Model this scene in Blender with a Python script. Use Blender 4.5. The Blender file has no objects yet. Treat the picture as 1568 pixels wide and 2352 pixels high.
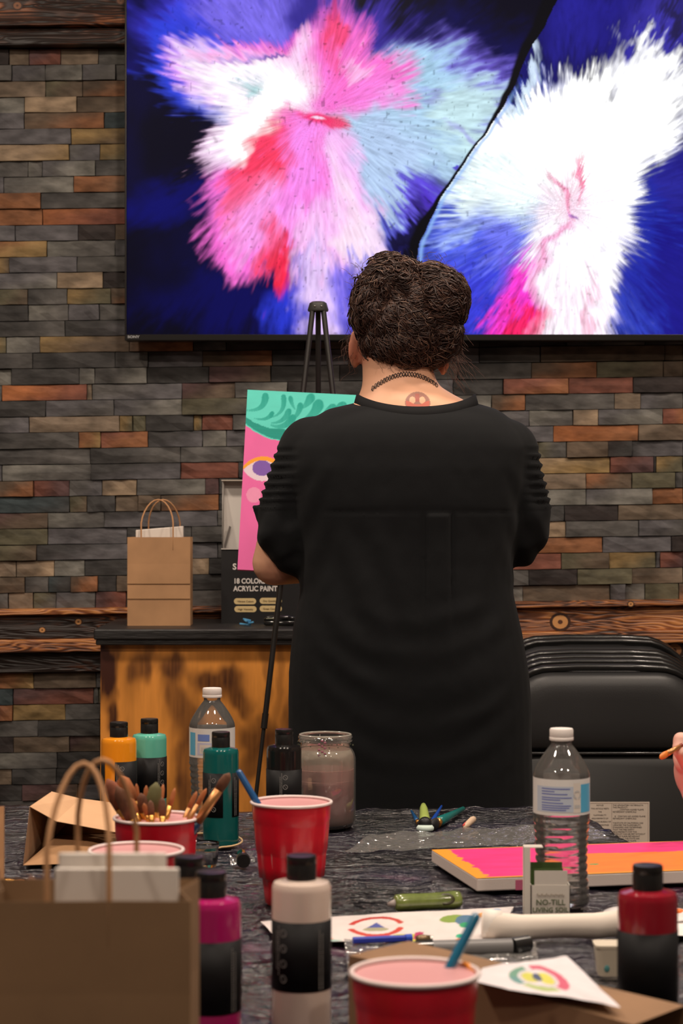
import bpy, bmesh, math, random
import numpy as np
from mathutils import Vector, Matrix
random.seed(7); np.random.seed(7)
S = bpy.context.scene
COL = S.collection
# ------------------------------------------------------------------ camera, world, lights, exposure
F = 4700.0; CX = 784.0; HY = 1183.0; CZ = 1.19
cam = bpy.data.cameras.new('camera'); camo = bpy.data.objects.new('camera', cam); COL.objects.link(camo)
camo.location = (0, 0, CZ); camo.rotation_euler = (math.pi/2, 0, 0)
cam.sensor_fit = 'VERTICAL'; cam.sensor_height = 36.0; cam.lens = F/2352*36.0
cam.shift_y = (HY-1176)/2352.0
cam.clip_start = 0.05; cam.clip_end = 60
cam.dof.use_dof = True; cam.dof.focus_distance = 3.35; cam.dof.aperture_fstop = 11.0
S.camera = camo
S.view_settings.view_transform = 'Standard'; S.view_settings.look = 'None'
S.view_settings.exposure = 0.0; S.view_settings.gamma = 1.0; S.view_settings.use_curve_mapping = False
wd = bpy.data.worlds.new('world'); S.world = wd; wd.use_nodes = True
wd.node_tree.nodes['Background'].inputs[0].default_value = (0.9, 0.75, 0.6, 1)
wd.node_tree.nodes['Background'].inputs[1].default_value = 0.05
LIGHT_ROWS = [(-1.3, 0.3, 14), (0.1, 0.3, 14), (1.3, 0.3, 14), (-1.0, 1.9, 21), (0.45, 1.9, 21), (1.7, 1.9, 17),
              (-1.35, 3.45, 22), (0.0, 3.3, 17), (1.25, 3.45, 22)]
LIGHT_COL = (1.0, 0.835, 0.69)
CEIL = 2.95

# ------------------------------------------------------------------ helpers
def sr(r, g, b):
    def f(c):
        c = c/255.0
        return c/12.92 if c <= 0.04045 else ((c+0.055)/1.055)**2.4
    return (f(r), f(g), f(b))
def W(px, py, d):
    return Vector(((px-CX)*d/F, d, CZ-(py-HY)*d/F))
TZ = 0.741
def TP(px, py, z=TZ):
    d = F*(CZ-z)/(py-HY)
    return Vector(((px-CX)*d/F, d, z))

def hashn(ix, iy, iz=0, seed=0):
    h = (ix.astype(np.int64)*374761393 + iy.astype(np.int64)*668265263 + np.int64(iz)*np.int64(2147483647) + seed*1274126177) & 0xffffffff
    h = (h ^ (h >> 13))*1274126177 & 0xffffffff
    h = (h ^ (h >> 16)) & 0xffffff
    return h/float(0xffffff)
def vn(x, y, seed=0):
    x = np.asarray(x, float); y = np.asarray(y, float)
    xi = np.floor(x); yi = np.floor(y); fx = x-xi; fy = y-yi
    fx = fx*fx*(3-2*fx); fy = fy*fy*(3-2*fy)
    a = hashn(xi, yi, 0, seed); b = hashn(xi+1, yi, 0, seed); c = hashn(xi, yi+1, 0, seed); d = hashn(xi+1, yi+1, 0, seed)
    return (a*(1-fx)+b*fx)*(1-fy)+(c*(1-fx)+d*fx)*fy
def fbm(x, y, o=4, seed=0):
    s = 0; a = 0.5; t = 0
    for k in range(o):
        s = s + a*vn(x*2**k+17*k, y*2**k+31*k, seed+k); t += a; a *= 0.5
    return s/t
def sm(a, b, x):
    t = np.clip((x-a)/(b-a), 0, 1); return t*t*(3-2*t)

MATS = {}
def P(name, col=(.5, .5, .5), rough=.5, metal=0., spec=.5, trans=0., ior=1.45, coat=0., emit=None, es=1., alpha=1., bump=0., bs=50., bdist=.001, attr=None, sss=0., var=0., vs=8., sheen=0., stretch=(1, 1, 1)):
    if name in MATS: return MATS[name]
    m = bpy.data.materials.new(name); m.use_nodes = True; nt = m.node_tree; N = nt.nodes; L = nt.links
    b = N['Principled BSDF']
    b.inputs['Base Color'].default_value = (*col, 1); b.inputs['Roughness'].default_value = rough
    b.inputs['Metallic'].default_value = metal; b.inputs['Specular IOR Level'].default_value = spec
    b.inputs['Transmission Weight'].default_value = trans; b.inputs['IOR'].default_value = ior
    b.inputs['Coat Weight'].default_value = coat; b.inputs['Coat Roughness'].default_value = .08
    b.inputs['Alpha'].default_value = alpha
    b.inputs['Sheen Weight'].default_value = sheen
    if sss:
        b.inputs['Subsurface Weight'].default_value = sss; b.inputs['Subsurface Radius'].default_value = (.012, .005, .003); b.inputs['Subsurface Scale'].default_value = 1
    if emit:
        b.inputs['Emission Color'].default_value = (*emit, 1); b.inputs['Emission Strength'].default_value = es
    src = None
    if attr:
        a = N.new('ShaderNodeAttribute'); a.attribute_name = 'Col'; src = a.outputs['Color']
        L.new(src, b.inputs['Base Color'])
    tc = N.new('ShaderNodeTexCoord'); mp = N.new('ShaderNodeMapping'); mp.inputs['Scale'].default_value = stretch
    L.new(tc.outputs['Object'], mp.inputs[0])
    if var:
        n = N.new('ShaderNodeTexNoise'); n.inputs['Scale'].default_value = vs; n.inputs['Detail'].default_value = 5
        L.new(mp.outputs[0], n.inputs['Vector'])
        r = N.new('ShaderNodeMapRange'); r.inputs['From Min'].default_value = .3; r.inputs['From Max'].default_value = .7
        r.inputs['To Min'].default_value = 1-var; r.inputs['To Max'].default_value = 1+var
        L.new(n.outputs['Fac'], r.inputs[0])
        mx = N.new('ShaderNodeVectorMath'); mx.operation = 'SCALE'
        if src: L.new(src, mx.inputs[0])
        else: mx.inputs[0].default_value = col
        L.new(r.outputs[0], mx.inputs['Scale']); L.new(mx.outputs[0], b.inputs['Base Color'])
    if bump:
        n = N.new('ShaderNodeTexNoise'); n.inputs['Scale'].default_value = bs; n.inputs['Detail'].default_value = 6
        L.new(mp.outputs[0], n.inputs['Vector'])
        bu = N.new('ShaderNodeBump'); bu.inputs['Strength'].default_value = bump; bu.inputs['Distance'].default_value = bdist
        L.new(n.outputs['Fac'], bu.inputs['Height']); L.new(bu.outputs[0], b.inputs['Normal'])
    MATS[name] = m
    return m

def mesh(name, vs, fs, mat=None, parent=None, smooth=False, cols=None, loc=None):
    me = bpy.data.meshes.new(name); me.from_pydata([tuple(v) for v in vs], [], fs); me.update()
    if cols is not None:
        a = me.color_attributes.new('Col', 'FLOAT_COLOR', 'POINT')
        arr = np.ones((len(vs), 4), np.float32); arr[:, :3] = np.asarray(cols)[:, :3]
        a.data.foreach_set('color', arr.ravel())
    if smooth: me.polygons.foreach_set('use_smooth', [True]*len(me.polygons))
    if mat is not None: me.materials.append(mat)
    o = bpy.data.objects.new(name, me); COL.objects.link(o)
    if parent is not None: o.parent = parent
    if loc is not None: o.location = loc
    return o
def tag(o, label, cat=None, group=None, kind=None):
    if label: o['label'] = label
    if cat: o['category'] = cat
    if group: o['group'] = group
    if kind: o['kind'] = kind
    return o
def thing(name, label, cat, loc=(0, 0, 0), group=None, rz=0):
    o = bpy.data.objects.new(name, None); o.empty_display_size = .05; COL.objects.link(o); o.location = loc; o.rotation_euler = (0, 0, rz)
    return tag(o, label, cat, group)
class MB:
    def __init__(s): s.v = []; s.f = []; s.c = []
    def add(s, vs, fs, col=None):
        n = len(s.v); s.v += [tuple(v) for v in vs]; s.f += [tuple(i+n for i in f) for f in fs]
        s.c += [col or (1, 1, 1)]*len(vs); return s
    def box(s, a, b, col=None, M=None):
        x0, y0, z0 = a; x1, y1, z1 = b
        vs = [Vector(p) for p in [(x0, y0, z0), (x1, y0, z0), (x1, y1, z0), (x0, y1, z0), (x0, y0, z1), (x1, y0, z1), (x1, y1, z1), (x0, y1, z1)]]
        if M is not None: vs = [M @ v for v in vs]
        return s.add(vs, [(0, 3, 2, 1), (4, 5, 6, 7), (0, 1, 5, 4), (1, 2, 6, 5), (2, 3, 7, 6), (3, 0, 4, 7)], col)
    def lathe(s, prof, n=32, c=(0, 0, 0), cap=True, rib=None, col=None):
        vs = []; fs = []
        for k, (r, z) in enumerate(prof):
            for i in range(n):
                a = 2*math.pi*i/n; rr = r + (rib(a, z, k) if rib else 0)
                vs.append((c[0]+rr*math.cos(a), c[1]+rr*math.sin(a), c[2]+z))
        for k in range(len(prof)-1):
            for i in range(n):
                j = (i+1) % n; fs.append((k*n+i, k*n+j, (k+1)*n+j, (k+1)*n+i))
        if cap:
            fs.append(tuple(range(n-1, -1, -1))); m = (len(prof)-1)*n; fs.append(tuple(range(m, m+n)))
        return s.add(vs, fs, col)
    def tube(s, pts, rad, n=8, cap=True, closed=False, flat=1., col=None):
        pts = [Vector(p) for p in pts]; m = len(pts)
        if not hasattr(rad, '__len__'): rad = [rad]*m
        vs = []; fs = []; up = None
        for i, p in enumerate(pts):
            t = (pts[(i+1) % m]-pts[i-1]) if closed else (pts[min(i+1, m-1)]-pts[max(i-1, 0)])
            if t.length < 1e-9: t = Vector((0, 0, 1))
            t.normalize()
            if up is None:
                up = Vector((0, 1, 0)) if abs(t.y) < .8 else Vector((1, 0, 0))
            up = (up-t*up.dot(t))
            if up.length < 1e-6: up = t.orthogonal()
            up.normalize(); w = t.cross(up)
            for k in range(n):
                a = 2*math.pi*k/n
                vs.append(p+(w*math.cos(a)+up*math.sin(a)*flat)*rad[i])
        R = m if closed else m-1
        for i in range(R):
            a0 = i*n; b0 = ((i+1) % m)*n
            for k in range(n):
                j = (k+1) % n; fs.append((a0+k, a0+j, b0+j, b0+k))
        if cap and not closed:
            fs.append(tuple(range(n-1, -1, -1))); q = (m-1)*n; fs.append(tuple(range(q, q+n)))
        return s.add(vs, fs, col)
    def loft(s, rings, n=28, p=2.0, col=None):
        """rings: (cx, cy, cz, rx, ry); p superellipse power"""
        vs = []; fs = []
        for (cx, cy, cz, rx, ry) in rings:
            for i in range(n):
                a = 2*math.pi*i/n; c, q = math.cos(a), math.sin(a)
                vs.append((cx+rx*math.copysign(abs(c)**(2/p), c), cy+ry*math.copysign(abs(q)**(2/p), q), cz))
        for k in range(len(rings)-1):
            for i in range(n):
                j = (i+1) % n; fs.append((k*n+i, k*n+j, (k+1)*n+j, (k+1)*n+i))
        fs.append(tuple(range(n-1, -1, -1))); m = (len(rings)-1)*n; fs.append(tuple(range(m, m+n)))
        return s.add(vs, fs, col)
    def ball(s, c, r, n=12, M=None):
        if not hasattr(r, '__len__'): r = (r, r, r)
        vs = []; fs = []; h = n//2
        for k in range(1, h):
            t = math.pi*k/h
            for i in range(n):
                a = 2*math.pi*i/n
                v = Vector((r[0]*math.sin(t)*math.cos(a), r[1]*math.sin(t)*math.sin(a), r[2]*math.cos(t)))
                if M is not None: v = M @ v
                vs.append(v+Vector(c))
        top = Vector((0, 0, r[2])); bot = Vector((0, 0, -r[2]))
        if M is not None: top = M @ top; bot = M @ bot
        vs.append(top+Vector(c)); vs.append(bot+Vector(c)); T = len(vs)-2; B = T+1
        for k in range(h-2):
            for i in range(n):
                j = (i+1) % n; fs.append((k*n+i, (k+1)*n+i, (k+1)*n+j, k*n+j))
        for i in range(n):
            j = (i+1) % n; fs.append((T, i, j)); fs.append((B, (h-2)*n+j, (h-2)*n+i))
        return s.add(vs, fs)
    def build(s, name, mat, parent=None, smooth=False, usecol=False, bevel=0, autos=None, loc=None):
        o = mesh(name, s.v, s.f, mat, parent, smooth, s.c if usecol else None, loc)
        if bevel:
            m = o.modifiers.new('bevel', 'BEVEL'); m.width = bevel; m.segments = 2; m.limit_method = 'ANGLE'; m.angle_limit = math.radians(50)
        if autos:
            bm = bmesh.new(); bm.from_mesh(o.data); ca = math.radians(autos)
            for e in bm.edges:
                if len(e.link_faces) == 2 and e.calc_face_angle(0) > ca: e.smooth = False
            for f in bm.faces: f.smooth = True
            bm.to_mesh(o.data); bm.free()
        return o
def grid(name, nx, ny, pos, colf, mat, parent=None, smooth=False):
    """pos(u,v)->arrays xyz ; colf(u,v)->rgb arrays"""
    u, v = np.meshgrid(np.linspace(0, 1, nx), np.linspace(0, 1, ny))
    u = u.ravel(); v = v.ravel()
    X, Y, Z = pos(u, v)
    vs = np.stack([X+0*u, Y+0*u, Z+0*u], 1)
    i = np.arange((nx-1)*(ny-1)); a = (i//(nx-1))*nx + i % (nx-1)
    fs = np.stack([a, a+1, a+nx+1, a+nx], 1)
    me = bpy.data.meshes.new(name)
    me.vertices.add(len(vs)); me.vertices.foreach_set('co', vs.ravel().astype(np.float32))
    me.loops.add(fs.size); me.loops.foreach_set('vertex_index', fs.ravel().astype(np.int32))
    me.polygons.add(len(fs)); me.polygons.foreach_set('loop_start', (np.arange(len(fs))*4).astype(np.int32))
    me.update(calc_edges=True)
    if colf is not None:
        c = colf(u, v); at = me.color_attributes.new('Col', 'FLOAT_COLOR', 'POINT')
        arr = np.ones((len(vs), 4), np.float32); arr[:, :3] = c; at.data.foreach_set('color', arr.ravel())
    if smooth: me.polygons.foreach_set('use_smooth', np.ones(len(fs), bool))
    me.materials.append(mat)
    o = bpy.data.objects.new(name, me); COL.objects.link(o)
    if parent is not None: o.parent = parent
    return o
def remesh(name, mb, voxel, mat, parent=None, smooth=4, disp=None, colf=None, fac=.5, loc=None):
    me = bpy.data.meshes.new(name); me.from_pydata(mb.v, [], mb.f); me.update()
    o = bpy.data.objects.new(name, me); COL.objects.link(o)
    m = o.modifiers.new('r', 'REMESH'); m.mode = 'VOXEL'; m.voxel_size = voxel
    m2 = o.modifiers.new('s', 'SMOOTH'); m2.iterations = smooth; m2.factor = fac
    dg = bpy.context.evaluated_depsgraph_get(); ev = o.evaluated_get(dg)
    nm = bpy.data.meshes.new_from_object(ev); o.modifiers.clear(); o.data = nm; bpy.data.meshes.remove(me); nm.name = name
    n = len(nm.vertices); co = np.zeros(n*3, np.float32); nm.vertices.foreach_get('co', co); co = co.reshape(-1, 3)
    if disp is not None:
        no = np.zeros(n*3, np.float32); nm.vertices.foreach_get('normal', no); no = no.reshape(-1, 3)
        co = disp(co, no).astype(np.float32); nm.vertices.foreach_set('co', co.ravel()); nm.update()
    if colf is not None:
        at = nm.color_attributes.new('Col', 'FLOAT_COLOR', 'POINT'); arr = np.ones((n, 4), np.float32); arr[:, :3] = colf(co)
        at.data.foreach_set('color', arr.ravel())
    nm.polygons.foreach_set('use_smooth', [True]*len(nm.polygons))
    nm.materials.clear(); nm.materials.append(mat)
    if parent is not None: o.parent = parent
    if loc is not None: o.location = loc
    return o
def text(body, size, loc, mat, parent=None, rot=(math.pi/2, 0, 0), name='lettering', align='LEFT', ext=.0002, sx=1.0, bold=0.0, sp=1.0):
    c = bpy.data.curves.new(name, 'FONT'); c.body = body; c.size = size; c.align_x = align; c.extrude = ext; c.offset = bold
    c.space_line = sp; c.resolution_u = 3
    c.materials.append(mat); o = bpy.data.objects.new(name, c); COL.objects.link(o); o.location = loc; o.rotation_euler = rot
    dg = bpy.context.evaluated_depsgraph_get(); me = bpy.data.meshes.new_from_object(o.evaluated_get(dg)); me.name = name
    if not me.materials: me.materials.append(mat)
    bpy.data.objects.remove(o); bpy.data.curves.remove(c)
    o = bpy.data.objects.new(name, me); COL.objects.link(o); o.location = loc; o.rotation_euler = rot; o.scale = (sx, 1, 1)
    if parent is not None: o.parent = parent
    return o

# ------------------------------------------------------------------ room shell
room_paint = P('wall_paint', (.16, .13, .11), .85)
def struct(name, a, b, mat):
    o = MB().box(a, b).build(name, mat); o['kind'] = 'structure'; return o
def floor_mat():
    m = P('floor_boards', (.10, .075, .06), .45, bump=.2, bs=8, var=.35, vs=3, stretch=(1, 12, 1)); return m
RX, RY0 = 2.6, -1.6
struct('floor', (-RX, RY0, -.1), (RX, 5.06, 0), floor_mat())
struct('ceiling', (-RX, RY0, CEIL), (RX, 5.06, CEIL+.1), P('ceiling_paint', (.30, .28, .26), .9))
struct('wall_left', (-RX-.1, RY0, 0), (-RX, 5.06, CEIL), room_paint)
struct('wall_right', (RX, RY0, 0), (RX+.1, 5.06, CEIL), room_paint)
struct('wall_front', (-RX-.1, RY0-.1, 0), (RX+.1, RY0, CEIL), room_paint)
wall = struct('wall_back', (-RX-.1, 5.012, 0), (RX+.1, 5.14, CEIL), P('mortar', (.012, .011, .010), .95, bump=.5, bs=60, bdist=.004))

# ledger stones
PAL = {'D': (.052, .050, .049), 'G': (.105, .10, .095), 'L': (.19, .185, .165), 'B': (.115, .11, .118), 'T': (.21, .16, .115), 'W': (.34, .25, .165),
       'N': (.12, .088, .062), 'O': (.27, .115, .052), 'R': (.20, .075, .052), 'Y': (.27, .18, .075), 'E': (.12, .11, .07), 'K': (.038, .030, .029),
       'P': (.42, .15, .055), 'C': (.045, .062, .068), 'M': (.10, .055, .055)}
ROWS = {
 0: '22K 68T 140M 226T 300G', 1: '28G 105B 190G 266B 300G', 2: '105T 190E 300N', 3: '57L 177W 300N', 4: '57B 240N 300C', 5: '164B 300Y',
 6: '160W 230G 300Y', 7: '65G 98L 220B 300D', 8: '10G 170G 300O', 9: '95O 300D', 10: '98O 300P', 11: '36G 180B 265K 300N', 12: '108O 265L 300D',
 13: '22Y 178B 300G', 14: '132B 237W 300K', 15: '65E 155D 255Y 300N', 16: '66D 158L 228B 300G', 17: '150D 300D',
 18: '15Y 92L 298Y 445N 520D 700K 900N 1100D 1300K 1480D 1568D', 19: '76D 265D 340D 465D 625N 800D 950K 1100D 1240D 1525N 1568N',
 20: '27L 183D 218G 338G 480D 622M 780D 900K 1050D 1220D 1370N 1523E 1568N', 21: '5G 200P 212N 418G 540M 660G 760K 860D 1040D 1155D 1305R 1453R 1568K',
 22: '106D 262B 418B 640E 850D 960N 1128G 1206N 1410D 1470T 1568B', 23: '68G 275T 305Y 335E 445D 464Y 535R 640G 800D 960G 1040D 1215G 1315L 1372T 1520B 1568R',
 24: '182D 232O 340R 465D 520G 700B 850N 1000D 1140D 1270G 1465P 1568T', 25: '208D 415D 560G 700B 880G 1050D 1235O 1300E 1395N 1450K 1568D',
 26: '5D 210L 415D 548R 600D 780G 960B 1100E 1400W 1500R 1506D 1568Y', 27: '78N 160R 235G 315T 472G 503M 640D 800G 980D 1120B 1345T 1450O 1550E 1568D',
 28: '160C 200E 265D 318T 370N 503N 700D 860B 1000G 1150D 1345L 1497B 1568O', 29: '110M 240L 500D 660G 820D 1010B 1180D 1295C 1418K 1568T',
 30: '110E 292B 440D 560G 740B 900D 1080G 1230D 1298W 1465G 1568B', 31: '85E 300D 500D 690G 850D 1040B 1170D 1383O 1540B 1568K',
 32: '38N 125T 195L 440D 480T 680D 840G 1000D 1160B 1288R 1398E 1505Y 1515D 1568R', 33: '58N 112D 163C 225N 268D 300N 560D 740G 900D 1080B 1213G 1325K 1450E 1568N',
 34: '20G 77T 130E 220B 290M 440D 620G 800D 960B 1120D 1200G 1400N 1435D 1480G 1558E',
 39: '78O 222N', 40: '31C 215M 226G', 41: '30R 150Y 230G', 42: '88G 230D', 43: '32K 160N 230M', 44: '132L 230D', 45: '28N 130D 230D', 46: '52K 180M'}
def rowline(k, x):
    yl = 114.5+36.7*k; yr = 98.5+36.5*k
    return yl+(yr-yl)*x/1568.0
stones = []
rs = random.Random(3)
for k in range(-16, 60):
    if k in (35, 36, 37, 38) or -6 <= k < 0: continue
    lst = []
    x = -1640+rs.uniform(-60, 0)
    left = []
    while x < -40:
        left.append(x); x += rs.uniform(70, 230)
    tokens = ROWS.get(k, '').split()
    edges = left+[0.0 if not tokens else -rs.uniform(5, 60)]
    cols = [rs.choice('DGBDNGTK') for _ in edges[:-1]]
    for t in tokens:
        edges.append(float(t[:-1])); cols.append(t[-1])
    # behind the television nothing is needed between x=300 and the right end
    endx = 300 if 0 <= k < 18 else 3120
    x = edges[-1]
    if 0 <= k < 18: edges[-1] = 330
    while x < endx-40 and not 0 <= k < 18:
        x += rs.uniform(80, 230); edges.append(x); cols.append(rs.choice('DGBDNGDEKDTR'))
    for i in range(len(edges)-1):
        if edges[i+1]-edges[i] > 3: stones.append((k, edges[i], edges[i+1], cols[i]))
for k in range(0, 18):
    x = 1790+rs.uniform(0, 60)
    while x < 3100:
        x2 = x+rs.uniform(80, 230); stones.append((k, x, x2, rs.choice('DGBDNGDEKDTR'))); x = x2
def vis(st):
    k, x0, x1, c = st
    if k < 0: return -2
    w = min(x1, 1568)-max(x0, 0)
    if w <= 0: return -1
    if k > 46: return w*.01
    if 39 <= k and x0 > 230 and x1 < 1560: return w*.01
    if k >= 22 and x0 > 690 and x1 < 1170: return w*.05
    return w
order = sorted(range(len(stones)), key=lambda i: -vis(stones[i]))
single = set(order[:298])
stone_mat = P('slate', (.1, .1, .1), .72, attr=1, bump=.55, bs=38, bdist=.0035, var=.38, vs=22, spec=.35, stretch=(1, 1, 2.2))
SW = 940.0
rest = MB()
def stone_geo(st, idx):
    k, x0, x1, c = st
    g = 1.1 if k % 2 else .7
    yt0, yt1 = rowline(k, x0)+g, rowline(k, x1)+g
    yb0, yb1 = rowline(k+1, x0)-g, rowline(k+1, x1)-g
    r = random.Random(idx*13+5)
    pr = r.uniform(0, .011); base = np.array(PAL[c])*r.uniform(.68, 1.02)
    alt = np.array(PAL[r.choice({'D': 'DGB', 'G': 'GBL', 'L': 'LG', 'B': 'BGL', 'T': 'TWN', 'W': 'WTY', 'N': 'NOT', 'O': 'ONY', 'R': 'RMO', 'Y': 'YNE', 'E': 'EGN', 'K': 'KD', 'P': 'PRO', 'C': 'CD', 'M': 'MRN'}[c])])
    nx = 5 if x1-x0 > 60 else 3
    vs = []; cs = []; fs = []
    ph = r.uniform(0, 6); cut = r.uniform(.2, .8)
    for j in range(3):
        for i in range(nx):
            u = i/(nx-1); v = j/2
            px = x0+.9+(x1-x0-1.8)*u; py = (yt0+(yt1-yt0)*u)*(1-v)+(yb0+(yb1-yb0)*u)*v
            px += (r.uniform(-.7, .7) if 0 < i < nx-1 else r.uniform(-.8, .5)); py += r.uniform(-.6, .6)
            edge = (j != 1) or i in (0, nx-1)
            Y = 5.0-pr-(0 if edge else .0015)-r.uniform(-.0022, .0022)
            vs.append(((px-CX)/SW, Y, CZ-(py-HY)/SW))
            t = 1/(1+math.exp(-9*(u-cut+.35*(v-.5)+.15*math.sin(ph+3*v))))
            cs.append(tuple((base*(1-t)+alt*t)*r.uniform(.85, 1.15)))
    n = len(vs)
    for j in range(2):
        for i in range(nx-1):
            a = j*nx+i; fs.append((a, a+nx, a+nx+1, a+1))
    ring = [i for i in range(nx)]+[nx-1+nx, 3*nx-1]+[2*nx+i for i in range(nx-2, -1, -1)]+[nx]
    bk = len(vs)
    for i in ring:
        vs.append((vs[i][0], 5.013, vs[i][2])); cs.append(cs[i])
    m = len(ring)
    for q in range(m):
        q2 = (q+1) % m; fs.append((ring[q], ring[q2], bk+q2, bk+q))
    fs = [tuple(reversed(f)) for f in fs] if False else fs
    return vs, fs, cs
for i, st in enumerate(stones):
    vs, fs, cs = stone_geo(st, i)
    if i in single:
        mesh('stone', vs, fs, stone_mat, wall, False, cs)
    else:
        n = len(rest.v); rest.v += vs; rest.f += [tuple(q+n for q in f) for f in fs]; rest.c += cs
rest.build('stone_infill', stone_mat, wall, usecol=True)['kind'] = 'stuff'

# burnt wood trim boards
def burnt(name, seed, dark=.35, sc=1., scale_z=1.):
    m = bpy.data.materials.new(name); m.use_nodes = True; nt = m.node_tree; N = nt.nodes; L = nt.links; b = N['Principled BSDF']
    tc = N.new('ShaderNodeTexCoord'); mp = N.new('ShaderNodeMapping'); mp.inputs['Location'].default_value = (seed*3.1, seed*1.7, seed*.23)
    mp.inputs['Scale'].default_value = (2.2*sc, 1, 22*sc*scale_z)
    L.new(tc.outputs['Object'], mp.inputs[0])
    n1 = N.new('ShaderNodeTexNoise'); n1.inputs['Scale'].default_value = 1.6; n1.inputs['Detail'].default_value = 2; n1.inputs['Distortion'].default_value = .6
    L.new(mp.outputs[0], n1.inputs['Vector'])
    mu = N.new('ShaderNodeMath'); mu.operation = 'MULTIPLY'; mu.inputs[1].default_value = 13; L.new(n1.outputs['Fac'], mu.inputs[0])
    si = N.new('ShaderNodeMath'); si.operation = 'SINE'
    m2 = N.new('ShaderNodeMath'); m2.operation = 'MULTIPLY'; m2.inputs[1].default_value = 6.283; L.new(mu.outputs[0], m2.inputs[0]); L.new(m2.outputs[0], si.inputs[0])
    n2 = N.new('ShaderNodeTexNoise'); n2.inputs['Scale'].default_value = 1.1; n2.inputs['Detail'].default_value = 4
    mp2 = N.new('ShaderNodeMapping'); mp2.inputs['Scale'].default_value = (2.5, 1, 9); mp2.inputs['Location'].default_value = (seed*7.7, 0, seed*2.)
    L.new(tc.outputs['Object'], mp2.inputs[0]); L.new(mp2.outputs[0], n2.inputs['Vector'])
    ad = N.new('ShaderNodeMath'); ad.operation = 'MULTIPLY_ADD'; ad.inputs[1].default_value = .26; L.new(si.outputs[0], ad.inputs[0])
    mr = N.new('ShaderNodeMapRange'); mr.inputs['From Min'].default_value = .32; mr.inputs['From Max'].default_value = .68; mr.inputs['To Min'].default_value = -dark; mr.inputs['To Max'].default_value = 1.15-dark
    L.new(n2.outputs['Fac'], mr.inputs[0]); L.new(mr.outputs[0], ad.inputs[2])
    cr = N.new('ShaderNodeValToRGB'); e = cr.color_ramp.elements
    e[0].position = .0; e[0].color = (.016, .009, .007, 1); e[1].position = 1; e[1].color = (.62, .26, .085, 1)
    q = cr.color_ramp.elements.new(.35); q.color = (.07, .025, .013, 1); q = cr.color_ramp.elements.new(.65); q.color = (.30, .10, .035, 1)
    L.new(ad.outputs[0], cr.inputs[0]); L.new(cr.outputs[0], b.inputs['Base Color']); b.inputs['Roughness'].default_value = .45
    bu = N.new('ShaderNodeBump'); bu.inputs['Strength'].default_value = .35; bu.inputs['Distance'].default_value = .002; L.new(si.outputs[0], bu.inputs['Height']); L.new(bu.outputs[0], b.inputs['Normal'])
    return m
def board(name, yl0, yl1, slope, y0, y1, x0=-1640, x1=3180, mat=None, parent=None, bev=.003):
    """px rows at x=0; slope px per px; world depth y0 (front) .. y1"""
    s = F/y0
    vs = []
    for (px) in (x0, x1):
        for (py) in (yl0, yl1):
            z = CZ-(py+slope*px-HY)/s; X = (px-CX)/s
            vs += [(X, y0, z), (X, y1, z)]
    # order: x0top f,b ; x0bot f,b ; x1top f,b ; x1bot f,b
    fs = [(0, 2, 6, 4), (1, 5, 7, 3), (0, 4, 5, 1), (2, 3, 7, 6), (0, 1, 3, 2), (4, 6, 7, 5)]
    o = mesh(name, vs, fs, mat, parent)
    b = o.modifiers.new('b', 'BEVEL'); b.width = bev; b.segments = 2
    return o
SL = -.0147
def knot(px, py, s, w, parent, lum=(.62, .30, .11)):
    X = (px-CX)/s; Z = CZ-(py-HY)/s; mb = MB(); y = F/s
    for (r0, c) in ((w*1.5, (.05, .02, .012)), (w*1.1, lum), (w*.35, (.10, .035, .018))):
        vs = [(X, y-.0006-.0004*(2-r0/w), Z)]+[(X+r0*1.15*math.cos(a*math.pi/8), y-.0006-.0004*(2-r0/w), Z+r0*math.sin(a*math.pi/8)) for a in range(16)]
        mb.add(vs, [(0, i+1, (i+1) % 16+1) for i in range(16)], c)
    return mb.build('knot', P('knot_wood', (.5, .5, .5), .5, attr=1), parent, usecol=True)
rail = board('trim_1', 1414, 1470, SL, 4.955, 5.03, mat=burnt('burnt_rail', 2.6, .27)); rail['kind'] = 'structure'
for kx, ky, w in ((97, 1447, .0055), (180, 1428, .006), (1286, 1428.5, .015)):
    knot(kx, ky, F/4.955, w, rail)
o = board('trim_2', 1401, 1414, SL, 4.935, 5.03, mat=burnt('burnt_ledge', 8.4, -.05)); o['kind'] = 'structure'
knot(1448, 1387.5, F/4.935, .005, o)
o = board('trim_3', 1470, 1500, SL, 4.945, 5.03, mat=burnt('burnt_low', 5.3, .08)); o['kind'] = 'structure'
o = board('trim_4', 1500, 1546, SL, 4.975, 5.03, mat=burnt('burnt_dark', 11.2, .52)); o['kind'] = 'structure'
knot(1548, 1493, F/4.975, .014, o, (.45, .2, .08))
o = board('trim_5', -104, 58, -.008, 4.93, 5.03, mat=burnt('burnt_beam', 14.9, .30)); o['kind'] = 'structure'
knot(40, 13, F/4.93, .0075, o, (.3, .12, .05)); knot(277, 2, F/4.93, .007, o, (.2, .08, .04))
o = board('trim_6', 64, 103, -.006, 4.955, 5.03, mat=burnt('burnt_beam_low', 19.2, .42)); o['kind'] = 'structure'

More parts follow.
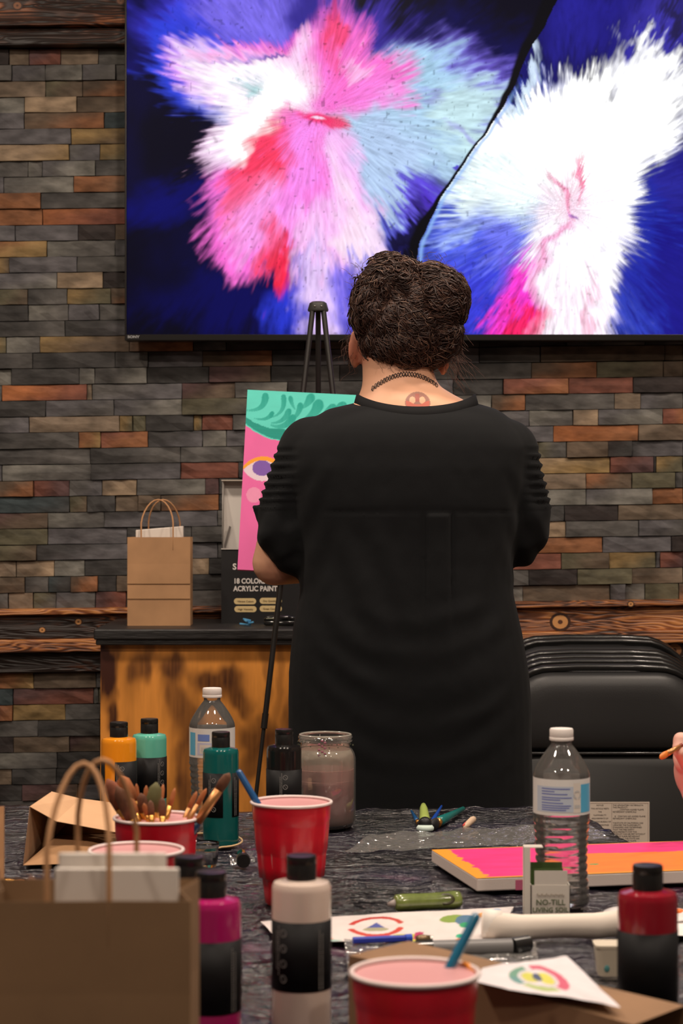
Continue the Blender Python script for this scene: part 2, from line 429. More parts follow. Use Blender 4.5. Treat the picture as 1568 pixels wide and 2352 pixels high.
# ceiling lights
for i, (lx, ly, pw) in enumerate(LIGHT_ROWS):
    where = ('front', 'middle', 'back')[0 if ly < 1 else 1 if ly < 3 else 2]
    t = thing('ceiling_light', 'round recessed ceiling downlight in the %s row, %s' % (where, 'left side' if lx < -.5 else 'right side' if lx > 1 else 'centre'), 'light', (lx, ly, CEIL-.012), 'recessed ceiling downlights')
    MB().lathe([(.104, 0), (.124, 0), (.127, .012), (.104, .012)], 28, cap=False).build('frame', P('white_trim', (.7, .7, .68), .4), t, autos=40)
    MB().lathe([(.103, .004), (.103, .010)], 28).build('lamp', P('lamp_glow', (1, .9, .8), .5, emit=(1, .85, .68), es=6), t)
    ld = bpy.data.lights.new('downlight', 'AREA'); ld.shape = 'DISK'; ld.size = .2; ld.energy = pw; ld.color = LIGHT_COL
    lo = bpy.data.objects.new('downlight', ld); COL.objects.link(lo); lo.parent = t; lo.location = (0, 0, -.004)

# ------------------------------------------------------------------ television
def tv_color(x, y):
    ck = [(-400, 1500), (-150, 1400), (0, 1275), (60, 1250), (100, 1222), (160, 1195), (225, 1165), (290, 1125), (350, 1080), (400, 1045), (450, 1012), (520, 978), (560, 963), (620, 950), (800, 900)]
    xc = np.interp(y, [c[0] for c in ck], [c[1] for c in ck]) + 5*(vn(y/22, y*0, 5)-.5)
    right = x > xc
    cx = np.where(right, 1300., 725.); cy = np.where(right, 480., 262.)
    th = np.arctan2(y-cy, x-cx); r = np.hypot(x-cx, y-cy)
    n1 = fbm(th*9, r/130, 4, 1); n2 = fbm(th*34, r/55, 3, 9); n4 = fbm(th*70, r/28, 2, 19)
    g = np.clip(r/200, 0, 1.6)
    dr = ((n1-.5)*70+(n2-.5)*(58+22*right)+(n4-.5)*(20+16*right))*g*(.55+.9*fbm(x/130, y/130, 2, 88))
    wx = (fbm(x/80, y/80, 4, 31)-.5)*95; wy = (fbm(x/80, y/80, 4, 41)-.5)*95
    X = x+np.cos(th)*dr+wx; Y = y+np.sin(th)*dr+wy
    C = np.zeros((len(x), 3)); C[:] = sr(7, 6, 26)
    nv = fbm(x/120, y/150, 4, 77)
    C += (sm(.45, .85, nv)*np.where((y < 170) | (x > 1200), 1., .16))[:, None]*np.array(sr(14, 12, 95))
    def blob(px, py, rx, ry, rot, col, a=1., soft=.45, side=None):
        t = math.radians(rot); c, s_ = math.cos(t), math.sin(t)
        dx = X-px; dy = Y-py; u = (dx*c+dy*s_)/rx; v = (-dx*s_+dy*c)/ry
        q = np.sqrt(u*u+v*v); m = (1-sm(1-soft, 1+soft, q))*a
        if side == 1: m = m*right
        elif side == 0: m = m*(~right)
        C[:] = C*(1-m[:, None])+np.array(sr(*col))[None, :]*m[:, None]
    L0, R0 = 0, 1
    blob(380, 470, 110, 45, -10, (12, 14, 110), .8, .8, L0); blob(500, 560, 150, 90, -40, (10, 10, 60), .6, .8, L0)
    blob(560, 700, 190, 60, 0, (12, 12, 95), .7, .8, L0); blob(1010, 90, 220, 60, 5, (12, 12, 90), .6, .9, L0)
    blob(550, 20, 205, 125, 0, (62, 56, 212), 1, .5, L0); blob(590, 20, 150, 95, 0, (128, 112, 236), .9, .7, L0); blob(700, 10, 60, 80, 0, (40, 26, 150), .7, .6, L0); blob(420, 90, 60, 90, 0, (40, 60, 215), .8, .5, L0)
    blob(800, 70, 110, 70, 0, (80, 60, 200), .6, .7, L0); blob(700, 20, 40, 90, 0, (20, 12, 110), .6, .8, L0)
    blob(485, 175, 150, 85, 25, (52, 72, 228), .95, .35, L0); blob(505, 170, 115, 60, 25, (225, 160, 248), 1, .35, L0); blob(530, 165, 95, 40, 30, (235, 225, 255), .9, .5, L0)
    blob(640, 150, 130, 60, -8, (255, 105, 205), 1, .45, L0); blob(560, 120, 80, 25, -10, (255, 130, 225), .8, .5, L0)
    blob(615, 218, 150, 88, 10, (255, 244, 255), 1, .4, L0); blob(690, 160, 45, 80, 20, (255, 215, 250), .9, .5, L0)
    blob(565, 135, 70, 10, -12, (120, 80, 215), .5, .7, L0); blob(625, 130, 35, 9, -10, (40, 30, 160), .7, .6, L0)
    blob(590, 205, 40, 22, 15, (165, 210, 215), .9, .6, L0)
    blob(1010, 230, 190, 130, 8, (130, 110, 240), .9, .4, L0)
    blob(950, 270, 190, 150, 12, (178, 212, 240), 1, .35, L0); blob(1070, 270, 80, 95, 30, (200, 232, 238), .9, .4, L0); blob(880, 400, 95, 130, -12, (180, 205, 240), 1, .35, L0)
    blob(940, 170, 110, 60, 0, (165, 205, 232), .9, .5, L0)
    blob(1000, 215, 30, 10, 20, (150, 120, 230), .4, .9, L0); blob(1030, 380, 14, 9, 0, (70, 40, 200), .9, .5, L0); blob(1060, 300, 45, 8, 10, (140, 110, 225), .5, .8, L0)
    blob(960, 470, 75, 48, -30, (92, 60, 225), .9, .5, L0); blob(905, 540, 55, 70, 0, (60, 55, 190), .8, .6, L0); blob(945, 530, 45, 70, 25, (10, 8, 40), .95, .4, L0)
    blob(830, 180, 110, 70, 0, (255, 110, 205), 1, .4, L0); blob(860, 210, 70, 50, 0, (255, 130, 225), .8, .5, L0)
    blob(780, 100, 58, 95, -3, (255, 112, 205), .9, .6, L0); blob(768, 75, 20, 70, 0, (246, 66, 110), .85, .6, L0); blob(770, 5, 9, 40, 0, (190, 50, 120), .7, .7, L0); blob(730, 200, 45, 60, 0, (255, 120, 215), .8, .6, L0)
    blob(820, 150, 35, 18, 40, (255, 190, 235), .8, .6, L0)
    blob(620, 430, 125, 200, 25, (255, 120, 225), 1, .3, L0); blob(560, 560, 75, 60, 0, (255, 110, 215), .9, .5, L0)
    blob(560, 310, 55, 110, 45, (255, 190, 250), 1, .4, L0)
    blob(600, 278, 140, 58, -42, (255, 254, 255), 1, .4, L0)
    blob(618, 385, 145, 58, -52, (252, 62, 100), 1, .35, L0); blob(690, 310, 60, 45, -40, (255, 85, 150), .8, .5, L0)
    blob(600, 500, 75, 75, 0, (255, 165, 240), .8, .6, L0); blob(645, 620, 26, 70, -6, (245, 40, 75), .95, .4, L0); blob(560, 450, 30, 60, 40, (250, 60, 100), .5, .8, L0); blob(625, 560, 22, 60, 10, (245, 60, 90), .7, .6, L0)
    blob(725, 440, 70, 180, -8, (255, 140, 238), 1, .35, L0); blob(745, 600, 70, 110, -5, (255, 195, 250), .95, .4, L0)
    blob(800, 450, 55, 150, -12, (255, 190, 250), .95, .4, L0); blob(835, 540, 45, 80, -5, (255, 228, 255), 1, .4, L0); blob(800, 500, 30, 110, -12, (255, 225, 245), .8, .6, L0)
    blob(735, 380, 16, 100, 6, (255, 120, 215), .6, .7, L0); blob(860, 620, 45, 50, 0, (160, 150, 245), .8, .5, L0)
    blob(690, 705, 55, 90, 20, (45, 60, 220), .85, .5, L0); blob(740, 710, 45, 110, 0, (235, 205, 255), 1, .5, L0); blob(800, 720, 40, 90, 0, (120, 110, 245), .8, .6, L0); blob(850, 740, 60, 40, 0, (40, 30, 180), .6, .8, L0)
    blob(725, 262, 30, 22, 0, (250, 60, 130), 1, .5, L0); blob(760, 275, 40, 25, 20, (245, 50, 105), .9, .5, L0); blob(728, 262, 12, 8, 0, (255, 220, 250), 1, .5, L0); blob(716, 292, 3, 16, 15, (150, 20, 80), .8, .5, L0)
    # right half
    blob(1450, 40, 260, 120, 0, (30, 24, 140), .7, .9, R0); blob(1520, 60, 60, 90, 0, (75, 65, 205), .5, .9, R0); blob(1330, 40, 60, 90, 10, (45, 40, 170), .5, .9, R0); blob(1560, 30, 50, 30, 0, (12, 8, 40), .8, .6, R0)
    blob(1240, 300, 140, 110, 0, (70, 90, 235), .95, .4, R0); blob(1200, 470, 260, 190, 0, (90, 110, 240), .9, .3, R0)
    blob(1300, 330, 240, 130, -12, (255, 255, 255), 1.2, .3, R0); blob(1430, 290, 210, 115, -28, (255, 255, 255), 1, .28, R0); blob(1560, 210, 120, 85, -20, (255, 255, 255), 1, .3, R0); blob(1480, 160, 60, 60, -30, (250, 250, 255), .9, .5, R0)
    blob(1210, 215, 22, 75, 18, (215, 235, 255), .9, .5, R0)
    blob(1350, 480, 120, 200, 10, (255, 255, 255), 1, .3, R0); blob(1330, 640, 115, 190, 8, (250, 246, 255), 1, .3, R0); blob(1300, 740, 110, 90, 0, (255, 240, 252), 1, .4, R0)
    blob(1130, 440, 130, 105, -40, (228, 246, 250), 1, .35, R0); blob(1190, 400, 110, 60, -20, (245, 255, 255), .8, .5, R0)
    blob(1090, 575, 120, 80, -10, (85, 105, 235), .95, .5, R0); blob(1060, 690, 120, 110, 0, (58, 62, 215), .95, .5, R0); blob(1150, 560, 60, 45, 0, (120, 120, 240), .6, .7, R0); blob(1060, 540, 70, 12, -10, (190, 215, 250), .5, .8, R0)
    blob(1180, 700, 52, 125, 28, (252, 60, 205), 1, .3, R0); blob(1185, 750, 45, 60, 20, (250, 35, 95), .95, .4, R0); blob(1165, 620, 28, 50, 35, (110, 70, 220), .6, .6, R0)
    blob(1255, 640, 16, 120, 18, (255, 170, 220), .7, .7, R0); blob(1300, 470, 60, 55, 0, (255, 200, 228), .6, .7, R0); blob(1325, 420, 8, 45, -6, (250, 100, 150), .8, .6, R0); blob(1285, 450, 7, 60, -18, (250, 120, 170), .7, .6, R0)
    blob(1280, 560, 9, 60, 20, (255, 150, 200), .6, .7, R0); blob(1340, 720, 12, 60, 5, (255, 150, 190), .5, .8, R0); blob(1308, 505, 14, 6, 10, (170, 110, 200), .8, .5, R0)
    blob(1600, 520, 130, 260, 12, (24, 20, 135), .97, .25, R0); blob(1590, 420, 60, 60, 0, (60, 60, 190), .4, .8, R0); blob(1520, 690, 95, 130, 0, (30, 26, 140), .9, .35, R0); blob(1480, 560, 40, 160, 10, (40, 60, 200), .45, .8, R0)
    blob(1750, 300, 160, 300, 0, (24, 18, 120), .9, .5, R0); blob(1440, 740, 40, 60, 0, (60, 80, 215), .6, .7, R0)
    # fibrous mottling at the transitions
    lum = C @ np.array([.3, .5, .2]); edge = np.clip(4*lum*(1-np.clip(lum, 0, 1)), 0, 1)
    st = fbm(th*55, r/26, 3, 61)
    k = 1+(st-.5)*(.75+.5*right)*edge
    C *= np.clip(k, .15, 2.2)[:, None]
    sp = vn(x/6., y/9., 91)
    C *= (1-.45*sm(.86, .93, sp)*edge)[:, None]
    # bright rim right of the crack, black crack
    dxc = x-xc
    rim = np.exp(-((dxc-9)/5.)**2)*sm(180, 260, y)*(1-sm(620, 700, y))
    C = C*(1-rim[:, None]*.7)+np.array(sr(150, 195, 255))*rim[:, None]*.7
    wl = np.interp(y, [-300, 0, 160, 230, 300, 420, 470, 520, 560, 620], [60, 34, 17, 13, 3.5, 5, 9, 26, 22, 8])
    crack = (1-sm(wl*.75, wl*1.15+2, -dxc))*(dxc < 2)
    cr = sm(-1, 1, crack-.5)
    C = C*(1-crack[:, None])+np.array(sr(5, 5, 14))*crack[:, None]
    C[:] = np.clip(C, 0, 1.0)
    lumi = C.max(1)
    return C*(1+.25*sm(.75, 1, C.min(1)))[:, None]
ST = F/4.9
def tz(py): return CZ-(py-HY)/ST
def tx(px): return (px-CX)/ST
TVW = 1.672; TX0 = tx(286.5); TX1 = TX0+TVW; TZ0 = tz(782); TZ1 = TZ0+.965
tv = thing('television', 'large black flat television showing a blue, white and pink abstract picture', 'television', ((TX0+TX1)/2, 4.94, TZ0))
cxo = Vector(tv.location)
def loc(v, o=cxo): return (v[0]-o[0], v[1]-o[1], v[2]-o[2])
blk = P('tv_plastic', (.008, .008, .009), .35)
MB().box(loc((TX0, 4.906, TZ0)), loc((TX1, 4.95, TZ1))).build('body', blk, tv, bevel=.003)
b = MB(); bz = .0045; bb = .0145
b.box(loc((TX0, 4.8985, TZ0)), loc((TX1, 4.906, TZ0+bb))); b.box(loc((TX0, 4.8985, TZ1-bz)), loc((TX1, 4.906, TZ1)))
b.box(loc((TX0, 4.8985, TZ0+bb)), loc((TX0+bz, 4.906, TZ1-bz))); b.box(loc((TX1-bz, 4.8985, TZ0+bb)), loc((TX1, 4.906, TZ1-bz)))
b.build('bezel', P('tv_bezel', (.025, .023, .022), .28, metal=.6), tv, bevel=.001)
MB().box((-.25, .01, .25), (.25, .071, .65)).build('wall_mount', P('mount_metal', (.03, .03, .03), .5, metal=.7), tv)
sm_mat = bpy.data.materials.new('tv_screen'); sm_mat.use_nodes = True
N = sm_mat.node_tree.nodes; L = sm_mat.node_tree.links; pb = N['Principled BSDF']; at = N.new('ShaderNodeAttribute'); at.attribute_name = 'Col'
pb.inputs['Base Color'].default_value = (.001, .001, .001, 1); pb.inputs['Roughness'].default_value = .35; pb.inputs['Specular IOR Level'].default_value = .06
L.new(at.outputs['Color'], pb.inputs['Emission Color']); pb.inputs['Emission Strength'].default_value = 1.0
sx0, sx1, sz0, sz1 = TX0+bz, TX1-bz, TZ0+bb, TZ1-bz
grid('screen', 760, 440, lambda u, v: (sx0+(sx1-sx0)*u-cxo[0], 4.9045-cxo[1], sz0+(sz1-sz0)*v-cxo[2]),
     lambda u, v: tv_color(CX+(sx0+(sx1-sx0)*u)*ST, HY-(sz0+(sz1-sz0)*v-CZ)*ST), sm_mat, tv)
text('SONY', .0085, loc((tx(293), 4.8983, tz(776.5))), P('logo_grey', (.35, .34, .33), .4, emit=(.3, .3, .3), es=.15), tv, name='logo', sx=1.25, bold=.0002)

# ------------------------------------------------------------------ console cabinet
CT = .94
con = thing('console_cabinet', 'cabinet with black wooden top and flame-scorched orange plywood front below the television', 'cabinet', (-.1, 4.75, 0))
cl = Vector((-.1, 4.75, 0))
blackwood = P('black_stained_wood', (.022, .021, .021), .42, bump=.6, bs=30, bdist=.002, var=.4, vs=20, stretch=(1, 6, 6))
def cbox(mb, a, b): return mb.box(loc(a, cl), loc(b, cl))
X0, X1 = -.544, .325
cbox(MB(), (X0, 4.49, CT-.024), (X1, 4.93, CT)).build('top', blackwood, con, bevel=.004)
m = MB(); cbox(m, (X0+.004, 4.496, CT-.036), (X1-.004, 4.92, CT-.024)); m.build('top_molding', blackwood, con, bevel=.003)
def ply(u, v):
    px = 227+u*(X1-X0)*1035; py = 1475+(1-v)*880
    w = (fbm(px/60, py/110, 4, 3)-.5)
    Xp = px+w*70; Yp = py+(fbm(px/45, py/80, 3, 13)-.5)*70
    C = np.zeros((len(px), 3)); C[:] = (.82, .325, .060)
    grain = fbm(px/3.5, py/60, 3, 23); C *= (1+.22*(grain-.5))[:, None]
    bg = fbm(px/50, py/130, 3, 33); C = C*(1-.35*sm(.45, .75, bg))[:, None]
    for (bx, by, rx, ry, rot, a) in ((240, 1530, 32, 75, 0, 1.15), (245, 1640, 22, 35, 0, 1.0), (268, 1470, 12, 100, 0, .5), (335, 1520, 30, 38, 0, .72), (350, 1500, 12, 60, 0, .5), (408, 1520, 34, 35, 0, .85), (405, 1600, 22, 80, 5, .62),
                                     (425, 1650, 18, 60, 0, .5), (500, 1560, 50, 36, 20, .85), (545, 1610, 40, 26, 35, .75), (590, 1680, 35, 45, 40, .7), (630, 1690, 26, 30, 0, .7), (590, 1740, 22, 50, 30, .6), (440, 1740, 26, 90, 0, .7), (430, 1830, 22, 60, 0, .7),
                                     (600, 1540, 14, 80, -6, .45), (640, 1560, 12, 120, 0, .4), (300, 1800, 40, 90, 0, .7), (700, 1600, 40, 120, 10, .7), (820, 1560, 60, 80, 0, .7), (950, 1700, 60, 120, 0, .6), (360, 1950, 80, 120, 0, .6), (600, 2000, 60, 150, 0, .6)):
        t = math.radians(rot); c, s_ = math.cos(t), math.sin(t); dx = Xp-bx; dy = Yp-by
        q = np.sqrt(((dx*c+dy*s_)/rx)**2+((-dx*s_+dy*c)/ry)**2)
        mk = (1-sm(.45, 1.45, q))*a; mk = np.clip(mk*(1+.5*(grain-.5)), 0, 1)
        C = C*(1-mk[:, None])+np.array((.055, .016, .009))*mk[:, None]
    return C
plym = P('scorched_plywood', (.5, .3, .1), .42, attr=1, coat=.25)
mbx = MB(); cbox(mbx, (X0+.02, 4.525, .04), (X1-.02, 4.9, CT-.036)); mbx.build('carcass', P('dark_ply', (.05, .02, .012), .6), con)
grid('front_panel', 230, 230, lambda u, v: (X0+.012+(X1-X0-.024)*u-cl[0], 4.518-cl[1], .05+(CT-.036-.05)*v), ply, plym, con)
m = MB(); cbox(m, (X0+.012, 4.5185, .05), (X1-.012, 4.525, CT-.036)); m.build('front_backing', P('dark_ply'), con)
m = MB(); cbox(m, (X0+.01, 4.5, 0), (X1-.01, 4.9, .05)); m.build('plinth', blackwood, con)

# ------------------------------------------------------------------ kraft bags
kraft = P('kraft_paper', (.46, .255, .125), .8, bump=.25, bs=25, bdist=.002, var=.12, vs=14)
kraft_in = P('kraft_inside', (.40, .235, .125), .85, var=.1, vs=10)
kraft_lit = P('kraft_lit', (.60, .36, .20), .8, var=.08, vs=12)  # brighter kraft copy, light painted into the fallen bag's top panel
tissue = P('white_paper', (.78, .72, .66), .7, bump=.3, bs=20, bdist=.002)
cordm = P('paper_cord', (.50, .26, .12), .75, bump=.4, bs=200, bdist=.0005)
def bag(name, label, x, y, z, w, h, dp, rz=0, handle=.085, mat=None, hx=(-.036, .036), group=None):
    t = thing(name, label, 'paper bag', (x, y, z), group, rz)
    mat = mat or kraft
    # body : outer shell with crease rows and an open top, side gussets folded in
    rows = [0, .30*h, .305*h, .47*h, .475*h, .7*h, .96*h, h]
    vs = []; fs = []
    def ring(zz, off, t_):
        g = .010*(zz/h)
        hw, hd = w/2-t_, dp/2-t_
        return [(-hw, -hd+off, zz), (-hw*.33, -hd+off-.001, zz), (hw*.33, -hd+off+.001, zz), (hw, -hd+off, zz), (hw-g, 0, zz), (hw, hd, zz), (0, hd+.001, zz), (-hw, hd, zz), (-hw+g, 0, zz)]
    n = 9
    for q, zz in enumerate(rows): vs += ring(zz, (-.0022 if q in (2, 4) else 0), 0)
    m_ = len(rows)
    for q in range(m_-1):
        for i in range(n):
            j = (i+1) % n; fs.append((q*n+i, q*n+j, (q+1)*n+j, (q+1)*n+i))
    fs.append(tuple(range(n-1, -1, -1)))
    o = mesh('body', vs, fs, mat, t)
    sd = o.modifiers.new('s', 'SOLIDIFY'); sd.thickness = .0005; sd.offset = -1
    for nm, yy in (('handle', -dp/2+.0025), ('handle', dp/2-.0025)):
        sh = .006 if yy > 0 else -.004
        pts = [(hx[0]+sh, yy, h-.03), (hx[0]+sh, yy, h)]
        for k in range(13):
            a = math.pi*k/12; pts.append((sh+(hx[0]+hx[1])/2-(hx[1]-hx[0])/2*math.cos(a)*(1-.12*math.sin(a)), yy*(1-.75*math.sin(a)), h+handle*.38+handle*.62*math.sin(a)))
        pts += [(hx[1]+sh, yy, h), (hx[1]+sh, yy, h-.03)]
        MB().tube(pts, .0019, 7).build(nm, cordm, t, smooth=True)
    return t
b1 = bag('paper_bag', 'small brown kraft paper gift bag standing on the black cabinet top', W(368, 1437, 4.66).x, 4.66, CT, .142, .2, .075)
t = MB(); t.box((-.055, -.012, .02), (.053, .006, .222)); o = t.build('tissue_sheet', P('tissue_a', (.80, .72, .64), .7), b1, bevel=.002)
m = MB(); 
# tilt top edge of sheet
for v in o.data.vertices:
    if v.co.z > .2: v.co.z += -.006+.010*(v.co.x+.055)/.108 if v.co.x < .0 else .003
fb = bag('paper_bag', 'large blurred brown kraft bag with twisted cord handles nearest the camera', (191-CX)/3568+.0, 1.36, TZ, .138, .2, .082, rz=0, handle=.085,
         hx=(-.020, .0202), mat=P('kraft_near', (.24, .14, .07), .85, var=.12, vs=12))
# white cards in the near bag
for (x0, x1, zz, yy) in ((-.0235, .0490, .2225, .012), (-.0235, .0585, .2150, -.004)):
    MB().box((x0, yy-.002, .03), (x1, yy+.002, zz)).build('white_card', tissue, fb, bevel=.001)

# ------------------------------------------------------------------ paint set box on the cabinet
bx0, by0 = W(508, 1431, 4.72).x, 4.72
pk = thing('paint_set_box', 'black cardboard acrylic paint set box with its white lid open on the cabinet', 'box', (bx0, by0, CT))
bk = P('black_card', (.016, .016, .017), .45)
m = MB(); w_, h_, d_ = .205, .172, .085
m.box((0, 0, 0), (w_, .002, h_)); m.box((0, d_-.002, 0), (w_, d_, h_)); m.box((0, .002, 0), (.002, d_-.002, h_)); m.box((w_-.002, .002, 0), (w_, d_-.002, h_)); m.box((.002, .002, 0), (w_-.002, d_-.002, .002))
m.build('body', bk, pk)
lid = MB(); lid.box((-.003, d_, h_-.004), (w_, d_+.002, h_+.158)); 
lo = lid.build('lid', P('card_white_inner', (.62, .58, .54), .7), pk)
MB().box((-.003, d_-.03, h_+.158), (w_, d_+.002, h_+.160)).build('lid_flap', P('card_white_shade', (.62, .54, .45), .7), lo)
s1 = MB(); s1.add([(0, d_-.001, h_+.0), (0, d_-.055, h_+.0), (.002, d_-.004, h_+.155), (0, d_-.001, h_+.155), (.002, d_-.001, h_), (.002, d_-.055, h_)], [(0, 1, 2, 3), (4, 3, 2, 5)]); s1.build('lid_side', P('card_white_inner'), lo)
MB().add([(0.001, d_-.008, h_+.004), (.006, d_-.0085, h_+.001), (.019, d_-.0085, h_+.05), (.014, d_-.008, h_+.053)], [(0, 1, 2, 3)]).build('flap_shadow', P('card_shadow', (.16, .14, .13), .7), lo)  # grey patch painting the small flap's shadow on the lid
MB().box((0, -.003, h_-.001), (w_, 0.0, h_+.001)).build('rim', P('card_white_inner'), pk)
wt = P('print_white', (.80, .76, .72), .5)
ss = F/4.719
def bp(px, py): v = W(px, py, 4.719); return (v.x-bx0, -.0006, v.z-CT)
text('S', .0195, bp(534, 1308), wt, pk, bold=.0005)
text('18 COLORS', .0165, bp(536, 1340), wt, pk, bold=.0005, sx=.86)
text('ACRYLIC PAINT', .0165, bp(536, 1357.5), wt, pk, bold=.0005, sx=.86)
pill = P('print_cream', (.72, .56, .28), .5); dkp = P('print_brown', (.16, .10, .04), .5)
for (px, py, tx_) in ((537, 1374, 'Vibrant Colors'), (596, 1373, 'Dry Quickly'), (538, 1392, 'High Viscosity'), (596, 1391, 'Great Coverage')):
    w2 = 51/ss; h2 = 14/ss; c0 = bp(px, py); vs = []
    for a in range(13):
        t_ = math.pi/2+math.pi*a/12; vs.append((c0[0]+h2/2+h2/2*math.cos(t_), -.0006, c0[2]-h2/2+h2/2*math.sin(t_)))
    for a in range(13):
        t_ = -math.pi/2+math.pi*a/12; vs.append((c0[0]+w2-h2/2+h2/2*math.cos(t_), -.0006, c0[2]-h2/2+h2/2*math.sin(t_)))
    pl = mesh('pill_mark', vs, [tuple(range(len(vs)))], pill, pk)
    text('· '+tx_, .0062, (c0[0]+.0045, -.0010, c0[2]-h2*.68), dkp, pl, bold=.00008, ext=.0001)
# blue tape and black device
bt = MB(); cc = W(567, 1435, 4.62)
for (dx, dz, a, w2) in ((-.004, .003, .1, .013), (.002, .009, .5, .011), (.004, .005, -.3, .012), (0, .013, .25, .009)):
    M = Matrix.Translation((dx, 0, dz)) @ Matrix.Rotation(a, 4, 'Y') @ Matrix.Rotation(a*2, 4, 'Z')
    bt.box((-w2, -.004, -.0025), (w2, .004, .0015), M=M)
o = bt.build('blue_tape_scrap', P('blue_tape', (.10, .36, .62), .6), bevel=.001, loc=(cc.x, 4.62, CT+.001)); tag(o, 'crumpled scrap of bright blue tape on the black cabinet top', 'tape')
dv = thing('stapler', 'small black glossy stapler lying on the cabinet by the easel leg', 'stapler', (W(640, 1432, 4.60).x, 4.60, CT+.0005))
gb = P('gloss_black', (.012, .012, .012), .15, coat=.5)
MB().tube([(-.034, 0, .006), (-.03, 0, .007), (.034, 0, .007), (.05, 0, .006)], [.003, .0065, .0065, .004], 12).build('base', gb, dv, smooth=True)
MB().tube([(-.033, 0, .013), (-.024, 0, .0175), (.02, 0, .019), (.05, 0, .014)], [.003, .0055, .0055, .004], 12).build('arm', gb, dv, smooth=True)
MB().box((-.028, -.0068, .0165), (-.002, -.0055, .018)).build('edge_strip', P('pale_strip', (.35, .36, .25), .4), dv)

# ------------------------------------------------------------------ easel and its canvas
ap = Vector((-.048, 4.2, 1.61))
ez = thing('easel', 'black tubular tripod easel holding the pink and green face canvas', 'easel', (-.048, 4.2, 0))
eo = Vector((-.048, 4.2, 0)); em = P('easel_black', (.022, .020, .019), .38, metal=.3)
hb = MB(); hb.lathe([(.0205, -.007), (.0215, -.004), (.0175, .010), (.013, .013)], 20, c=(0, 0, 1.615)); hb.build('head', P('easel_head', (.04, .038, .036), .45), ez, autos=35)
rv = MB()
for sx in (-.0065, .007): rv.ball((sx, -.0192, 1.617), .0022, 8)
rv.build('rivet', P('steel', (.45, .43, .4), .3, metal=1.), ez, smooth=True)
feet = ((-.24, 3.95, 0.006), (.144, 3.95, 0.006), (-.048, 4.44, 0.006))
tops = ((-.059, 4.19, 1.61), (-.037, 4.19, 1.61), (-.048, 4.21, 1.61))
for a, f in zip(tops, feet):
    A = Vector(a)-eo; B = Vector(f)-eo
    mb = MB(); mid = A.lerp(B, .52)
    mb.tube([A, mid], .0056, 10); l = mb.build('leg', em, ez, smooth=False, autos=40)
    MB().tube([mid-(B-A).normalized()*.02, mid+(B-A).normalized()*.01], .0066, 10).build('clamp', em, l, autos=40)
    MB().tube([mid, B], .0042, 10).build('lower_tube', em, l, autos=40)
    MB().tube([B+(A-B).normalized()*.02, B-(A-B).normalized()*.004], .0062, 10).build('rubber_foot', P('rubber', (.02, .02, .02), .8), l, autos=40)
la = Vector(tops[0]).lerp(Vector(feet[0]), .335); lb = Vector(tops[1]).lerp(Vector(feet[1]), .335)
MB().tube([la-eo+Vector((-.02, -.008, -.004)), lb-eo+Vector((.02, -.008, -.004))], .005, 8).build('ledge', em, ez)
